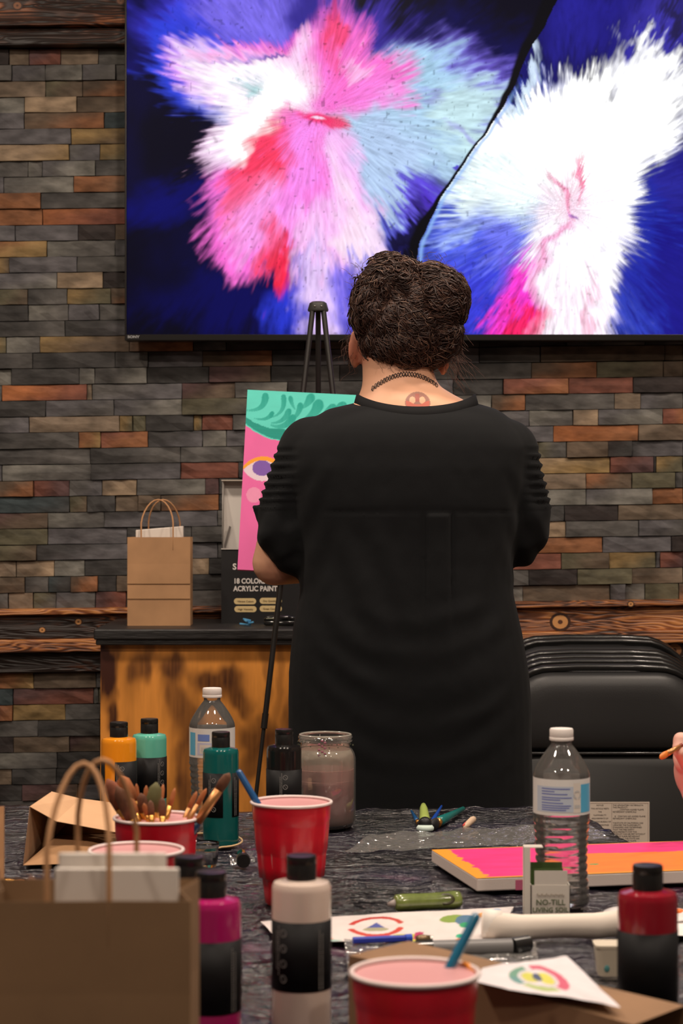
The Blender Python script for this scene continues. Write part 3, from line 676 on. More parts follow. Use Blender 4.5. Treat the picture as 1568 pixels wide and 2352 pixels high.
# canvas
ph = math.radians(2.8); lean = math.atan2(.055, .365)
BL = W(545, 1308, 4.088); cw, chh = .28, .367
Mc = Matrix.Translation(BL) @ Matrix.Rotation(ph, 4, 'Y') @ Matrix.Rotation(-lean, 4, 'X')
fc = bpy.data.objects.new('painted_canvas', None); COL.objects.link(fc); fc.matrix_world = Mc
tag(fc, 'canvas on the easel painted with a pink face and green curly hair', 'canvas')
def face_paint(u, v):
    # canvas px coordinates in the photograph's pixels relative to its own corner (320 x 415)
    x = u*320; y = (1-v)*415
    pk_ = np.array(sr(236, 105, 172)); C = np.zeros((len(u), 3)); C[:] = pk_
    C *= (1+.10*(fbm(x/30, y/60, 3, 4)-.5))[:, None]
    C[:] = C*(1-.12*sm(250, 415, y)[:, None])
    wob = 2*(vn(x/9, y/9, 2)-.5)
    hb_ = np.interp(x, [0, 20, 55, 100, 160, 220, 320], [83, 96, 112, 118, 112, 96, 85])
    hair = y < hb_+wob
    lt = np.array(sr(92, 218, 204)); dk = np.array(sr(8, 165, 150))
    hc = np.zeros_like(C); hc[:] = lt; hc *= (1+.12*(fbm(x/40, y/12, 3, 8)-.5))[:, None]
    def stroke(x0, y0, x1, y1, x2, y2, w, c=dk, a=.95):
        best = np.full(len(x), 1e9); bt_ = np.zeros(len(x))
        for k in range(15):
            t_ = k/14; qx = (1-t_)**2*x0+2*t_*(1-t_)*x1+t_*t_*x2; qy = (1-t_)**2*y0+2*t_*(1-t_)*y1+t_*t_*y2
            ww = w*(1-.75*t_)*(1 if k else .8)
            d_ = np.hypot(x-qx, y-qy)/max(ww, .5)
            bt_ = np.where(d_ < best, t_, bt_); best = np.minimum(best, d_)
        mk = (1-sm(.85, 1.1, best))*a*(1-.35*bt_)*(.85+.3*fbm(x/4, y/30, 2, 5))
        hc[:] = hc*(1-np.clip(mk, 0, 1)[:, None])+np.array(c)*np.clip(mk, 0, 1)[:, None]
    stroke(42, 12, 44, 48, 2, 48, 9); stroke(84, 12, 92, 50, 58, 62, 7); stroke(100, 14, 104, 30, 112, 40, 6); stroke(60, 52, 50, 72, 20, 66, 6)
    stroke(98, 45, 90, 72, 60, 75, 8); stroke(124, 30, 122, 55, 100, 70, 8); stroke(148, 10, 140, 28, 128, 36, 11); stroke(166, 25, 160, 55, 118, 75, 14); stroke(200, 30, 184, 40, 170, 62, 9)
    stroke(222, 26, 205, 45, 180, 58, 12); stroke(243, 28, 235, 35, 228, 44, 7); stroke(108, 60, 90, 90, 60, 80, 10); stroke(150, 62, 130, 85, 95, 92, 12)
    stroke(270, 30, 262, 50, 240, 70, 12); stroke(300, 30, 300, 60, 270, 80, 12)
    band = np.abs(y-(np.interp(x, [0, 20, 55, 100, 160, 220, 320], [72, 84, 98, 102, 97, 84, 70]))) < np.interp(x, [0, 100, 320], [7, 14, 12])+wob
    hc[band] = np.array(dk)*.85*(1+.2*(fbm(x/50, y/3, 2, 6)[band]-.5))[:, None]
    C[hair] = hc[hair]
    def ell(cx_, cy_, rx, ry, col, p=2.):
        m_ = (np.abs((x-cx_)/rx)**p+np.abs((y-cy_)/ry)**p) < 1
        C[m_] = np.array(sr(*col))*(1+.06*(fbm(x/10, y/10, 2, 3)[m_]-.5))[:, None]
    for sx in (0, 1):
        ex = 45 if not sx else 235
        sg = 1 if not sx else -1
        lid_ = (np.abs((x-ex)/52) < 1) & (y > 183-30*np.clip(1-((x-ex-3)/50)**2, 0, 1)**.75-0) & (y < 190-22*np.clip(1-((x-ex)/52)**2, 0, 1))
        lid_ &= y > 148
        C[lid_] = np.array(sr(250, 165, 40))
        eye = (np.abs((x-ex)/44) < 1) & (y > 186-24*np.clip(1-((x-ex)/44)**2, 0, 1)) & (y < 186+24*np.clip(1-((x-ex)/44)**2, 0, 1)**.8)
        C[eye] = np.array(sr(232, 210, 225))
        ell(ex-2, 180, 22, 18, (128, 88, 178))
    ell(28, 243, 17, 18, (240, 150, 190)); ell(252, 243, 17, 18, (240, 150, 190)); ell(150, 330, 45, 16, (215, 40, 80))
    return C
cloth_side = P('canvas_side_pink', (.62, .10, .30), .7)
MB().box((0, .0006, 0), (cw, .018, chh)).build('stretcher', cloth_side, fc)
grid('painting', 200, 260, lambda u, v: (u*cw, 0*u, v*chh), face_paint, P('painted_surface', (.5, .5, .5), .55, attr=1, bump=.12, bs=300, bdist=.0006), fc)

# ------------------------------------------------------------------ folding chairs
vinyl = P('black_vinyl', (.024, .024, .025), .40, spec=.6, bump=.25, bs=350, bdist=.0006)
frame_m = P('chair_frame', (.015, .015, .015), .28, metal=.2, coat=.4)
def rrect(w, h, r, n=8, rt=None):
    """rounded rect outline centred x, z 0..h ; bottom radius r, top radius rt"""
    rt = rt or r; rt = min(rt, max(h*.5, h-r-.001)); r = min(r, h*.5); pts = []
    for (cx_, cz_, a0, rr) in ((w/2-r, r, -math.pi/2, r), (w/2-rt, h-rt, 0, rt), (-w/2+rt, h-rt, math.pi/2, rt), (-w/2+r, r, math.pi, r)):
        for k in range(n+1):
            a = a0+math.pi/2*k/n; pts.append((cx_+rr*math.cos(a), cz_+rr*math.sin(a)))
    return pts
def pad(w, h, rb, rt, layers, z0, name, mat, parent, y0=0, smooth=True):
    mb = MB(); vs = []; fs = []; n = None
    for (ins, yy) in layers:
        o = rrect(w-2*ins, h-2*ins, max(rb-ins*.6, .004), 8, max(rt-ins*.6, .004)); n = len(o)
        vs += [(p[0], y0+yy, z0+ins+p[1]) for p in o]
    m_ = len(layers)
    for k in range(m_-1):
        for i in range(n):
            j = (i+1) % n; fs.append((k*n+i, (k+1)*n+i, (k+1)*n+j, k*n+j))
    fs.append(tuple(range(n))); fs.append(tuple(reversed(range((m_-1)*n, m_*n))))
    mb.add(vs, fs); return mb.build(name, mat, parent, autos=60)
def chair(x, y, ztop, label, front=False, w=.47):
    t = thing('folding_chair', label, 'chair', (x, y, 0), 'folded chairs stacked against the stone wall')
    H = ztop
    # backrest with padded face towards the room
    pad(w-.03, .170, .03, .105, [(0, .008), (0, -.002), (.003, -.009), (.009, -.0155), (.018, -.0205), (.030, -.0238), (.045, -.0255), (.062, -.026)], H-.016-.170, 'backrest', vinyl, t)
    # frame tube : inverted U
    pts = [(-w/2+.004, .012, .012), (-w/2+.004, .004, H-.14)]
    for k in range(1, 8):
        a = math.pi-math.pi/2*k/8; pts.append((-w/2+.125+.121*math.cos(a), 0, H-.128+.121*math.sin(a)))
    pts.append((-.06, 0, H-.006)); pts.append((.06, 0, H-.006))
    for k in range(1, 8):
        a = math.pi/2-math.pi/2*k/8; pts.append((w/2-.125+.121*math.cos(a), 0, H-.128+.121*math.sin(a)))
    pts += [(w/2-.004, .004, H-.14), (w/2-.004, .012, .012)]
    MB().tube(pts, .0085, 10).build('frame', frame_m, t, smooth=True)
    # seat folded flat under the backrest
    st = pad(w-.075, .36, .05, .05, [(0, .012), (0, -.004), (.004, -.008)], H-.203-.36, 'seat', P('seat_pan', (.030, .030, .030), .5), t)
    e = MB(); e.tube([(-w/2+.04, -.008, H-.200), (-w/2+.07, -.010, H-.193), (w/2-.07, -.010, H-.193), (w/2-.04, -.008, H-.200)], .0035, 8)
    e.build('seat_bar', frame_m, t, smooth=True)
    for sx in (-1, 1):
        MB().tube([(sx*(w/2-.028), .016, H-.3), (sx*(w/2-.028), .02, .008)], .0085, 8).build('leg', frame_m, t, smooth=True)
        MB().tube([(sx*(w/2-.028), .02, .02), (sx*(w/2-.028), .02, 0)], .0105, 8).build('foot', P('rubber'), t)
        MB().tube([(sx*(w/2-.004), .012, .02), (sx*(w/2-.004), .012, 0)], .0105, 8).build('foot', P('rubber'), t)
    MB().tube([(-w/2+.004, .012, .12), (w/2-.004, .012, .12)], .006, 8).build('crossbar', frame_m, t, smooth=True)
    return t
cy_ = [(4.47, 1526, 1387, 'black padded folding chair at the front of the stack, its seat label showing'),
       (4.535, 1514, 1380, 'black folding chair second from the front of the leaning stack'),
       (4.60, 1504, 1376, 'black folding chair third from the front of the leaning stack'),
       (4.665, 1493, 1372, 'black folding chair fourth from the front of the leaning stack'),
       (4.80, 1467, 1362, 'black folding chair second from the wall, behind a gap in the stack'),
       (4.865, 1459, 1356, 'black folding chair closest to the wall at the back of the stack')]
first = None
for i, (d, py, px, lab) in enumerate(cy_):
    zt = W(0, py, d).z; c = chair(W(px, 0, d).x, d, zt, lab)
    if i == 0: first = c; FZ = zt; FX = W(px, 0, d).x
# flammability notice on the first seat
lb0 = W(1347, 1842, 4.458); lw = .137; lh = .115
nt_ = MB().box((lb0.x-FX, -.0098, lb0.z-lh), (lb0.x-FX+lw, -.0088, lb0.z)).build('notice_label', P('label_paper', (.72, .62, .52), .6), first)
nt_['label'] = 'cream printed notice sticker'
ink = P('ink', (.06, .04, .04), .6)
lx, lz = lb0.x-FX, lb0.z
fr = MB()
for (a, b_) in (((lx+.002, lz-.003), (lx+lw-.002, lz-.0034)), ((lx+.0545, lz-.003), (lx+.0549, lz-lh)), ((lx+.003, lz-.003), (lx+.0034, lz-lh)), ((lx+lw-.0034, lz-.003), (lx+lw-.003, lz-lh))):
    fr.box((min(a[0], b_[0]), -.0102, min(a[1], b_[1])), (max(a[0], b_[0]), -.0099, max(a[1], b_[1])))
fr.build('label_rule', P('ink_red', (.2, .08, .07), .6), nt_)
text('NOTICE\n\nTHIS ARTICLE MEETS\n\nTHE\n\nFLAMMABILITY\n\nREQUIREMENTS OF\n\nCALIFORNIA BUREAU OF\n\nHOME FURNISHINGS', .0042, (lx+.029, -.0101, lz-.009), ink, nt_, align='CENTER', ext=.0001, sp=.85)
text('THE UPHOLSTERY MATERIALS IN\nTHIS PRODUCT:\n       ___CONTAIN ADDED FLAME\nRETARDANT CHEMICALS\n\n   X   CONTAIN NO ADDED FLAME\nRETARDANT CHEMICALS\n\nTHE STATE OF CALIFORNIA HAS\nUPDATED THE FLAMMABILITY\nSTANDARD AND DETERMINED\nTHAT THE FIRE SAFETY\nREQUIREMENTS FOR THIS\nPRODUCT CAN BE MET WITHOUT\nADDING FLAME RETARDANT\nCHEMICALS. THE STATE HAS\nIDENTIFIED MANY FLAME\nRETARDANT CHEMICALS AS\nBEING KNOWN TO, OR STRONGLY', .0046, (lx+.057, -.0101, lz-.009), ink, nt_, ext=.0001, sx=.98, sp=1.05)

# ------------------------------------------------------------------ tables and their plastic covers
rt = .117; uu = Vector((math.cos(rt), math.sin(rt), 0)); vv = Vector((-math.sin(rt), math.cos(rt), 0))
FR = Vector((.345, 3.18, 0))
def coverm():
    m = bpy.data.materials.new('black_plastic_sheet'); m.use_nodes = True; N = m.node_tree.nodes; L = m.node_tree.links; b = N['Principled BSDF']
    tc = N.new('ShaderNodeTexCoord')
    n = N.new('ShaderNodeTexNoise'); n.inputs['Scale'].default_value = 5; n.inputs['Detail'].default_value = 5; L.new(tc.outputs['Object'], n.inputs['Vector'])
    cr = N.new('ShaderNodeValToRGB'); e = cr.color_ramp.elements; e[0].position = .42; e[0].color = (.014, .013, .015, 1); e[1].position = .60; e[1].color = (.018, .015, .030, 1)
    q = e.new(.66); q.color = (.07, .018, .05, 1); q = e.new(.72); q.color = (.02, .018, .022, 1)
    L.new(n.outputs['Fac'], cr.inputs[0]); L.new(cr.outputs[0], b.inputs['Base Color'])
    b.inputs['Roughness'].default_value = .15; b.inputs['Specular IOR Level'].default_value = .7
    mp = N.new('ShaderNodeMapping'); mp.inputs['Scale'].default_value = (1, 2.2, 1); L.new(tc.outputs['Object'], mp.inputs[0])
    def ridge(scale, det, dist, lac=2.):
        n_ = N.new('ShaderNodeTexNoise'); n_.inputs['Scale'].default_value = scale; n_.inputs['Detail'].default_value = det; n_.inputs['Distortion'].default_value = dist; L.new(mp.outputs[0], n_.inputs['Vector'])
        a_ = N.new('ShaderNodeMath'); a_.operation = 'SUBTRACT'; a_.inputs[1].default_value = .5; L.new(n_.outputs['Fac'], a_.inputs[0])
        b_ = N.new('ShaderNodeMath'); b_.operation = 'ABSOLUTE'; L.new(a_.outputs[0], b_.inputs[0]); return b_
    r1 = ridge(7, 3, .8); r2 = ridge(26, 3, .6); r3 = ridge(80, 3, .3)
    m1 = N.new('ShaderNodeMath'); m1.operation = 'MULTIPLY_ADD'; m1.inputs[1].default_value = .35; L.new(r2.outputs[0], m1.inputs[0]); L.new(r1.outputs[0], m1.inputs[2])
    m2 = N.new('ShaderNodeMath'); m2.operation = 'MULTIPLY_ADD'; m2.inputs[1].default_value = .12; L.new(r3.outputs[0], m2.inputs[0]); L.new(m1.outputs[0], m2.inputs[2])
    bu = N.new('ShaderNodeBump'); bu.invert = True; bu.inputs['Strength'].default_value = 1.0; bu.inputs['Distance'].default_value = .05; L.new(m2.outputs[0], bu.inputs['Height']); L.new(bu.outputs[0], b.inputs['Normal'])
    return m
cov = coverm()
def table(cu0, cu1, dv_, label, clabel, seed, corner=True):
    o0 = FR+vv*dv_; base = o0+uu*((cu0+cu1)/2)-vv*1.22
    t = thing('folding_table', label, 'table', base, 'folding tables under black plastic')
    t.rotation_euler = (0, 0, rt); hw = (cu1-cu0)/2; hl = 1.22
    MB().box((-hw+.004, -hl+.004, .700), (hw-.004, hl-.004, .7335)).build('tabletop', P('table_grey', (.35, .34, .32), .6), t, bevel=.004)
    for sy in (-1, 1):
        for sx in (-1, 1):
            MB().tube([(sx*(hw-.08), sy*(hl-.25), .70), (sx*(hw-.07), sy*(hl-.3), 0)], .013, 10).build('leg', P('leg_metal', (.12, .12, .12), .4, metal=.7), t, smooth=True)
        MB().tube([(-(hw-.075), sy*(hl-.28), .25), ((hw-.075), sy*(hl-.28), .25)], .009, 8).build('brace', P('leg_metal'), t, smooth=True)
    # cover: top plus hanging skirt
    nx, ny = 190, 460
    ov = .14
    def pos(u, v):
        x = (u*(2*hw+ov)-hw-(ov if cu1 < -.1 else 0)); y = (v-.5)*2*(hl+ov)
        ex = np.clip(np.abs(x)-hw, 0, 9); ey = np.clip(np.abs(y)-hl, 0, 9)
        drop = ex+ey
        X = np.clip(x, -hw-.006, hw+.006)+np.sign(x)*np.where(ex > 0, .004+.008*(vn(y*18, x*3, seed)), 0)
        Y = np.clip(y, -hl-.006, hl+.006)+np.sign(y)*np.where(ey > 0, .004+.008*(vn(x*18, y*3, seed+2)), 0)
        rid = 1-np.abs(2*fbm(x*7+3, y*11, 3, seed+5)-1)
        rid2 = 1-np.abs(2*fbm(x*14+y*6, y*24, 3, seed+9)-1)
        rid3 = 1-np.abs(2*fbm(x*26-y*9+2, y*48, 2, seed+13)-1); rid4 = 1-np.abs(2*fbm(x*33+y*14+2, y*30-x*8, 2, seed+17)-1)
        msk = sm(.42, .62, fbm(x*4, y*5, 2, seed+21))
        Z = .7345+.0028*sm(.78, 1, rid)+.0014*sm(.75, 1, rid2)+.0024*msk*rid3**3+.0016*(1-msk)*rid4**4
        Z = np.where(drop > 0, Z-np.maximum(drop-.004, 0), Z)
        return X, Y, Z
    c = grid('plastic_table_cover', nx, ny, pos, None, cov, None, True)
    c.location = base; c.rotation_euler = (0, 0, rt)
    tag(c, clabel, 'table cover', 'black plastic table covers')
table(-.755, 0, 0, 'folding table under the crinkled plastic, carrying the orange canvas', 'crinkled black plastic sheet over the table that carries the orange canvas', 11)
table(-1.535, -.772, .115, 'folding table under black plastic on the bag side', 'crinkled black plastic sheet over the table below the fallen paper bag', 29)

# ------------------------------------------------------------------ paint bottles
capm = P('bottle_cap_black', (.010, .010, .010), .3, coat=.3)
labm = P('bottle_label_black', (.010, .010, .011), .5, spec=.18)
grey_print = P('print_grey', (.26, .25, .24), .5)
def paint_bottle(px, top, wpx, col, label, name='paint_bottle', d=None, gap=None, marks=True, rough=.16, h=.155):
    s = (top-HY)/(CZ-TZ-h) if d is None else F/d
    dd = F/s; r = wpx/s/2
    t = thing(name, label, 'bottle', ((px-CX)/s, dd, TZ), 'squeeze bottles of acrylic paint')
    k = r/.025
    bm_ = P('paint_%s' % '_'.join('%02d' % int(c*99) for c in col), col, rough, coat=.35)
    prof = [(r*.9, 0), (r*.97, .0015), (r, .005), (r, .125), (r*.985, .1285), (r*.93, .1315), (r*.62, .1335), (r*.5, .134)]
    MB().lathe(prof, 40).build('body', bm_, t, autos=50)
    cr_ = .0128*k
    c = MB(); c.lathe([(cr_*1.0, .1335), (cr_*1.0, .147), (cr_*.985, .1473), (cr_*.985, .1480), (cr_*1.0, .1483), (cr_*1.0, h-.002), (cr_*.95, h-.0003), (cr_*.8, h), (cr_*.1, h-.0008)], 32)
    c.build('cap', capm, t, autos=50)
    # wrap-around label, thin shell
    lz0, lz1 = .041, .1005
    a0 = gap if gap is not None else 0.0
    spans = [(0, 2*math.pi)] if gap is None else [(gap+.14, gap+2*math.pi-.14)] if not isinstance(gap, tuple) else [(gap[1], gap[0]+2*math.pi)]
    for (s0, s1) in spans:
        n = 48; vs = []; fs = []
        for i in range(n+1):
            a = s0+(s1-s0)*i/n
            for (rr, zz) in ((r+.0001, lz0), (r+.0004, lz0), (r+.0004, lz1), (r+.0001, lz1)):
                vs.append((rr*math.cos(a), rr*math.sin(a), zz))
        for i in range(n):
            q = i*4
            fs += [(q, q+4, q+5, q+1), (q+1, q+5, q+6, q+2), (q+2, q+6, q+7, q+3)]
        mesh('label_wrap', vs, fs, labm, t, True)
    if marks:
        # round print marks and fine vertical text lines on the label
        mk = MB(); mr = r+.0006
        for i, zz in enumerate((.091, .078, .065, .052)):
            for k_ in range(20):
                a_ = 2*math.pi*k_/20; b_ = 2*math.pi*(k_+1)/20
                q = []
                for (aa, ro) in ((a_, .0027), (b_, .0027), (b_, .0034), (a_, .0034)):
                    th = marks+ro*math.cos(aa)/mr
                    q.append((mr*math.cos(th), mr*math.sin(th), zz+ro*math.sin(aa)))
                mk.add(q, [(0, 1, 2, 3)])
            # slash
            th0 = marks-.0022/mr; th1 = marks+.0022/mr
            mk.add([(mr*math.cos(th0), mr*math.sin(th0), zz+.0022), (mr*math.cos(th0+.02), mr*math.sin(th0+.02), zz+.0022), (mr*math.cos(th1), mr*math.sin(th1), zz-.0022), (mr*math.cos(th1-.02), mr*math.sin(th1-.02), zz-.0022)], [(0, 1, 2, 3)])
        for (th, z0, z1, st_) in ((marks-.22, .055, .097, .0011), (marks-.31, .06, .092, .0011), (marks+1.25, .043, .094, .001), (marks+1.38, .043, .09, .001)):
            zz = z0; rr_ = random.Random(int(px))
            while zz < z1:
                ll = rr_.uniform(.0006, .0016)
                mk.add([(mr*math.cos(th), mr*math.sin(th), zz), (mr*math.cos(th+.045), mr*math.sin(th+.045), zz), (mr*math.cos(th+.045), mr*math.sin(th+.045), zz+ll), (mr*math.cos(th), mr*math.sin(th), zz+ll)], [(0, 1, 2, 3)])
                zz += ll+.0007
        mk.build('print_marks', grey_print, t)
    return t
N2 = -math.pi/2
paint_bottle(273, 1658, 81, (.86, .30, .012), 'bright orange paint bottle with black cap, far end of the table', gap=(N2-.78, N2-.12), marks=N2+.28)
paint_bottle(343, 1650, 79, (.13, .52, .40), 'mint green paint bottle with black cap beside the orange one', marks=N2+.9)
paint_bottle(507, 1680, 82, (.004, .11, .105), 'dark teal paint bottle in front of the clear water bottle', gap=(N2+.18, N2+.72), marks=N2-.35)
paint_bottle(652, 1674, 81, (.010, .009, .009), 'black paint bottle next to the glass jar', marks=N2+.1)
paint_bottle(484, 2001, 139, (.42, .012, .13), 'magenta paint bottle touching the near brown bag', d=1.69, marks=N2-.45)
paint_bottle(434, 1983, 134, (.62, .02, .03), 'bright red paint bottle half hidden behind the magenta one', d=1.765, marks=False)
paint_bottle(692, 1963, 136, (.74, .60, .52), 'white paint bottle in front of the tall red cup', marks=N2-.62)
paint_bottle(1487, 1985, 137, (.28, .008, .02), 'dark red paint bottle near the small white carton', marks=False)
paint_bottle(-32, 2040, 120, (.2, .08, .3), 'black-capped paint bottle at the very edge of the picture', d=1.70, marks=False)

# ------------------------------------------------------------------ red cups
redm = P('cup_red', (.55, .006, .020), .33, coat=.25)
cupin = P('cup_inside_red_bounce', (.62, .30, .30), .35, sss=0)  # white plastic, tinted with the red reflected inside and its shading
liquid = P('paint_water', (.50, .17, .19), .12)
def cup(px, py, label, inside='water', s=None):
    s = (py-HY)/(CZ-TZ-.119); d = F/s
    t = thing('plastic_cup', label, 'cup', ((px-CX)/s, d, TZ), 'red plastic party cups')
    def rib(a, z, k):
        if z < .004 or z > .104: return 0
        return .0010*math.cos(a*13)*math.sin(math.pi*min(max((z-.004)/.1, 0), 1))
    prof = [(.029, 0), (.0305, .002), (.0335, .030), (.0375, .032), (.0395, .060), (.0405, .062), (.0437, .095), (.0447, .098), (.0455, .1155)]
    def rr(z):
        for a, b_ in zip(prof, prof[1:]):
            if a[1] <= z <= b_[1]: return a[0]+(b_[0]-a[0])*(z-a[1])/(b_[1]-a[1])
        return prof[-1][0]
    zs = [0, .002, .012, .028, .030, .032, .045, .058, .060, .062, .078, .092, .095, .098, .108, .1155]
    MB().lathe([(rr(z), z) for z in zs], 90, cap=False, rib=rib).build('outer_wall', redm, t, smooth=True)
    MB().lathe([(rr(z)-.0009, max(z, .0012)) for z in reversed(zs)], 60, cap=True).build('inner_wall', cupin, t, autos=60)
    m_ = MB(); pts = []
    for k in range(56):
        a = 2*math.pi*k/56; pts.append((.0462*math.cos(a), .0462*math.sin(a), .117))
    m_.tube(pts, .0018, 8, closed=True); m_.build('rim', P('cup_rim', (.78, .66, .64), .35), t, smooth=True)
    if inside == 'water':
        MB().lathe([(.0418, .0), (.0420, .0015)], 40, c=(0, 0, .083)).build('rinse_water', liquid, t)
    return t
cA = cup(669, 1838, 'tall red plastic cup with a blue brush handle leaning out, behind the white bottle')
cB = cup(359, 1874, 'red plastic cup crammed with paint brushes, bristles up', inside='none')
cC = cup(313, 1948, 'empty red plastic cup seen through the handles of the near bag', inside='water')
cD = cup(953, 2227, 'closest red plastic cup, with orange paint on its rim', inside='water')
# orange smear on near cup rim
m = MB(); pts = []
for k in range(7): a = .15+.09*k; pts.append((.0452*math.cos(a), .0452*math.sin(a), .1165-.0015*math.sin(k)))
m.tube(pts, [.001, .0018, .0022, .002, .0022, .0016, .001], 6); m.build('paint_smear', P('orange_paint', (.85, .28, .02), .35), cD, smooth=True)

# ------------------------------------------------------------------ brushes
gold = P('ferrule_gold', (.75, .38, .10), .28, metal=.9); silver = P('ferrule_silver', (.6, .58, .55), .25, metal=1.)
br_o = P('bristle_orange', (.36, .115, .035), .7, bump=.6, bs=400, bdist=.001, var=.3, vs=120, stretch=(1, 1, .1)); br_b = P('bristle_brown', (.14, .055, .028), .75, var=.3, vs=120); br_g = P('bristle_olive', (.11, .10, .035), .75); br_k = P('bristle_black', (.01, .01, .01), .7)
hd_blue = P('handle_blue', (.012, .085, .24), .3, coat=.5); hd_green = P('handle_green', (.03, .07, .035), .35, coat=.4); hd_red = P('handle_red', (.28, .05, .025), .35, coat=.4); hd_teal = P('handle_teal', (.01, .15, .14), .3, coat=.4); hd_wood = P('handle_wood', (.42, .19, .07), .4)
hd_cyan = P('handle_cyan', (.012, .15, .27), .3, coat=.5)
def brush(top, bot, label, hr=.004, hl=.02, fl=.025, br=br_o, fe=gold, hm=hd_blue, flat=.6, group=None, hrad=.0032, tipup=True):
    top = Vector(top); bot = Vector(bot)
    t = thing('paint_brush', label, 'brush', bot, group)
    a = (top-bot); Ln = a.length; u = a.normalized()
    A = lambda s_: u*s_
    MB().tube([A(0), A(.002), A((Ln-hl-fl)*.5), A(Ln-hl-fl-.012), A(Ln-hl-fl)], [hrad*.35, hrad*.5, hrad*.8, hrad*1.15, hrad*.8], 9).build('handle', hm, t, smooth=True)
    MB().tube([A(Ln-hl-fl-.001), A(Ln-hl-fl*.6), A(Ln-hl)], [hrad*.85, hrad*.95, hr*.85], 12, flat=1).build('ferrule', fe, t, smooth=True)
    MB().tube([A(Ln-hl-.001), A(Ln-hl*.6), A(Ln-hl*.2), A(Ln)], [hr*.85, hr, hr*.8, hr*.15], 12, flat=flat).build('bristles', br, t, smooth=True)
    return t
cb = Vector(cB.location)
def in_cup(px, py, off, ang, label, d=None, **k):
    d = d or (cb.y+off); tp = W(px, py, d)
    bx = cb.x+.024*math.cos(ang); by = cb.y+.024*math.sin(ang)
    # slide the foot so that the brush passes inside the rim
    bt = Vector((bx, by, TZ+.004))
    zr = TZ+.117; f_ = (zr-bt.z)/(tp.z-bt.z); q = bt.lerp(tp, f_); dx = q.x-cb.x; dy = q.y-cb.y; rr = math.hypot(dx, dy)
    if rr > .036:
        k_ = .036/rr; q2 = Vector((cb.x+dx*k_, cb.y+dy*k_, zr)); tp = bt+(q2-bt)/f_ if False else tp; 
        # move the foot instead
        bt2 = tp+(q2-tp)*((bt.z-tp.z)/(zr-tp.z)); rx = math.hypot(bt2.x-cb.x, bt2.y-cb.y)
        if rx > .026:
            bt2 = Vector((cb.x+(bt2.x-cb.x)*.026/rx, cb.y+(bt2.y-cb.y)*.026/rx, bt.z))
        bt = bt2
    return brush(tp, bt, label, group='paint brushes in the red cup', **k)
in_cup(246, 1790, -.015, 0, 'wide brown-bristled brush leaning furthest towards the fallen bag', hr=.009, hl=.035, fl=.03, br=P('bristle_rust', (.22, .065, .03), .75, var=.3, vs=120), hrad=.0045)
in_cup(277, 1781, -.005, .4, 'large orange round brush with shiny gold ferrule in the cup', hr=.0095, hl=.032, fl=.045, hrad=.005, flat=.8)
in_cup(268, 1806, -.03, .2, 'brown flat brush between the two largest brushes', hr=.008, hl=.04, fl=.03, br=br_b, hrad=.004)
in_cup(313, 1800, .02, 2.2, 'thin orange-tipped brush in front of the mint bottle', hr=.0026, hl=.018, fl=.025, hm=hd_red)
in_cup(323, 1822, -.01, 1.2, 'short dark brown mop brush in the middle of the cup', hr=.0065, hl=.022, fl=.02, br=br_b, hm=hd_green)
in_cup(336, 1804, .012, 2.9, 'slim brush with a gold ferrule bulging under its orange tip', hr=.0028, hl=.018, fl=.03, hm=hd_green)
in_cup(359, 1797, -.004, 3.1, 'olive green tipped round brush standing upright in the cup', hr=.0085, hl=.032, fl=.025, br=br_g, hm=hd_red, flat=.9)
in_cup(375, 1801, .02, 4.0, 'thin orange brush just beside the olive-tipped one', hr=.003, hl=.024, fl=.03, hm=hd_red)
in_cup(402, 1810, .0, 3.6, 'pointed liner brush with gold ferrule and blue handle, standing alone', hr=.0028, hl=.02, fl=.03, hm=hd_blue)
in_cup(393, 1834, .018, 4.4, 'short reddish brush behind the pointed liner brush', hr=.0028, hl=.02, fl=.02, hm=hd_red)
in_cup(345, 1838, -.022, 4.9, 'short red-handled brush close to the rim front', hr=.004, hl=.016, fl=.016, hm=hd_red, br=br_b)
in_cup(372, 1832, -.018, 5.2, 'small brown brush close to the cup front', hr=.0045, hl=.02, fl=.02, hm=hd_wood, br=br_b)
in_cup(300, 1832, -.018, 5.6, 'small wooden brush under the largest orange brush', hr=.004, hl=.018, fl=.018, hm=hd_wood)
in_cup(330, 1845, -.024, .5, 'short green-handled brush with gold ferrule at the rim', hr=.0032, hl=.014, fl=.014, hm=hd_green)
in_cup(527, 1776, -.02, 2.8, 'blue-handled brush leaning far out over the teal bottle', hr=.0058, hl=.022, fl=.042, hm=P('handle_navy', (.012, .035, .09), .3, coat=.4), br=br_b, fe=P('ferrule_copper', (.55, .26, .10), .35, metal=.7), hrad=.0055)
in_cup(474, 1811, .0, 3.0, 'orange fine brush leaning beside the blue-handled one', hr=.003, hl=.02, fl=.035, fe=P('ferrule_copper'), hm=hd_wood)
in_cup(452, 1818, .015, 2.6, 'rust-tipped fine brush leaning at the back of the cup', hr=.003, hl=.02, fl=.03, fe=P('ferrule_copper'), hm=hd_wood)
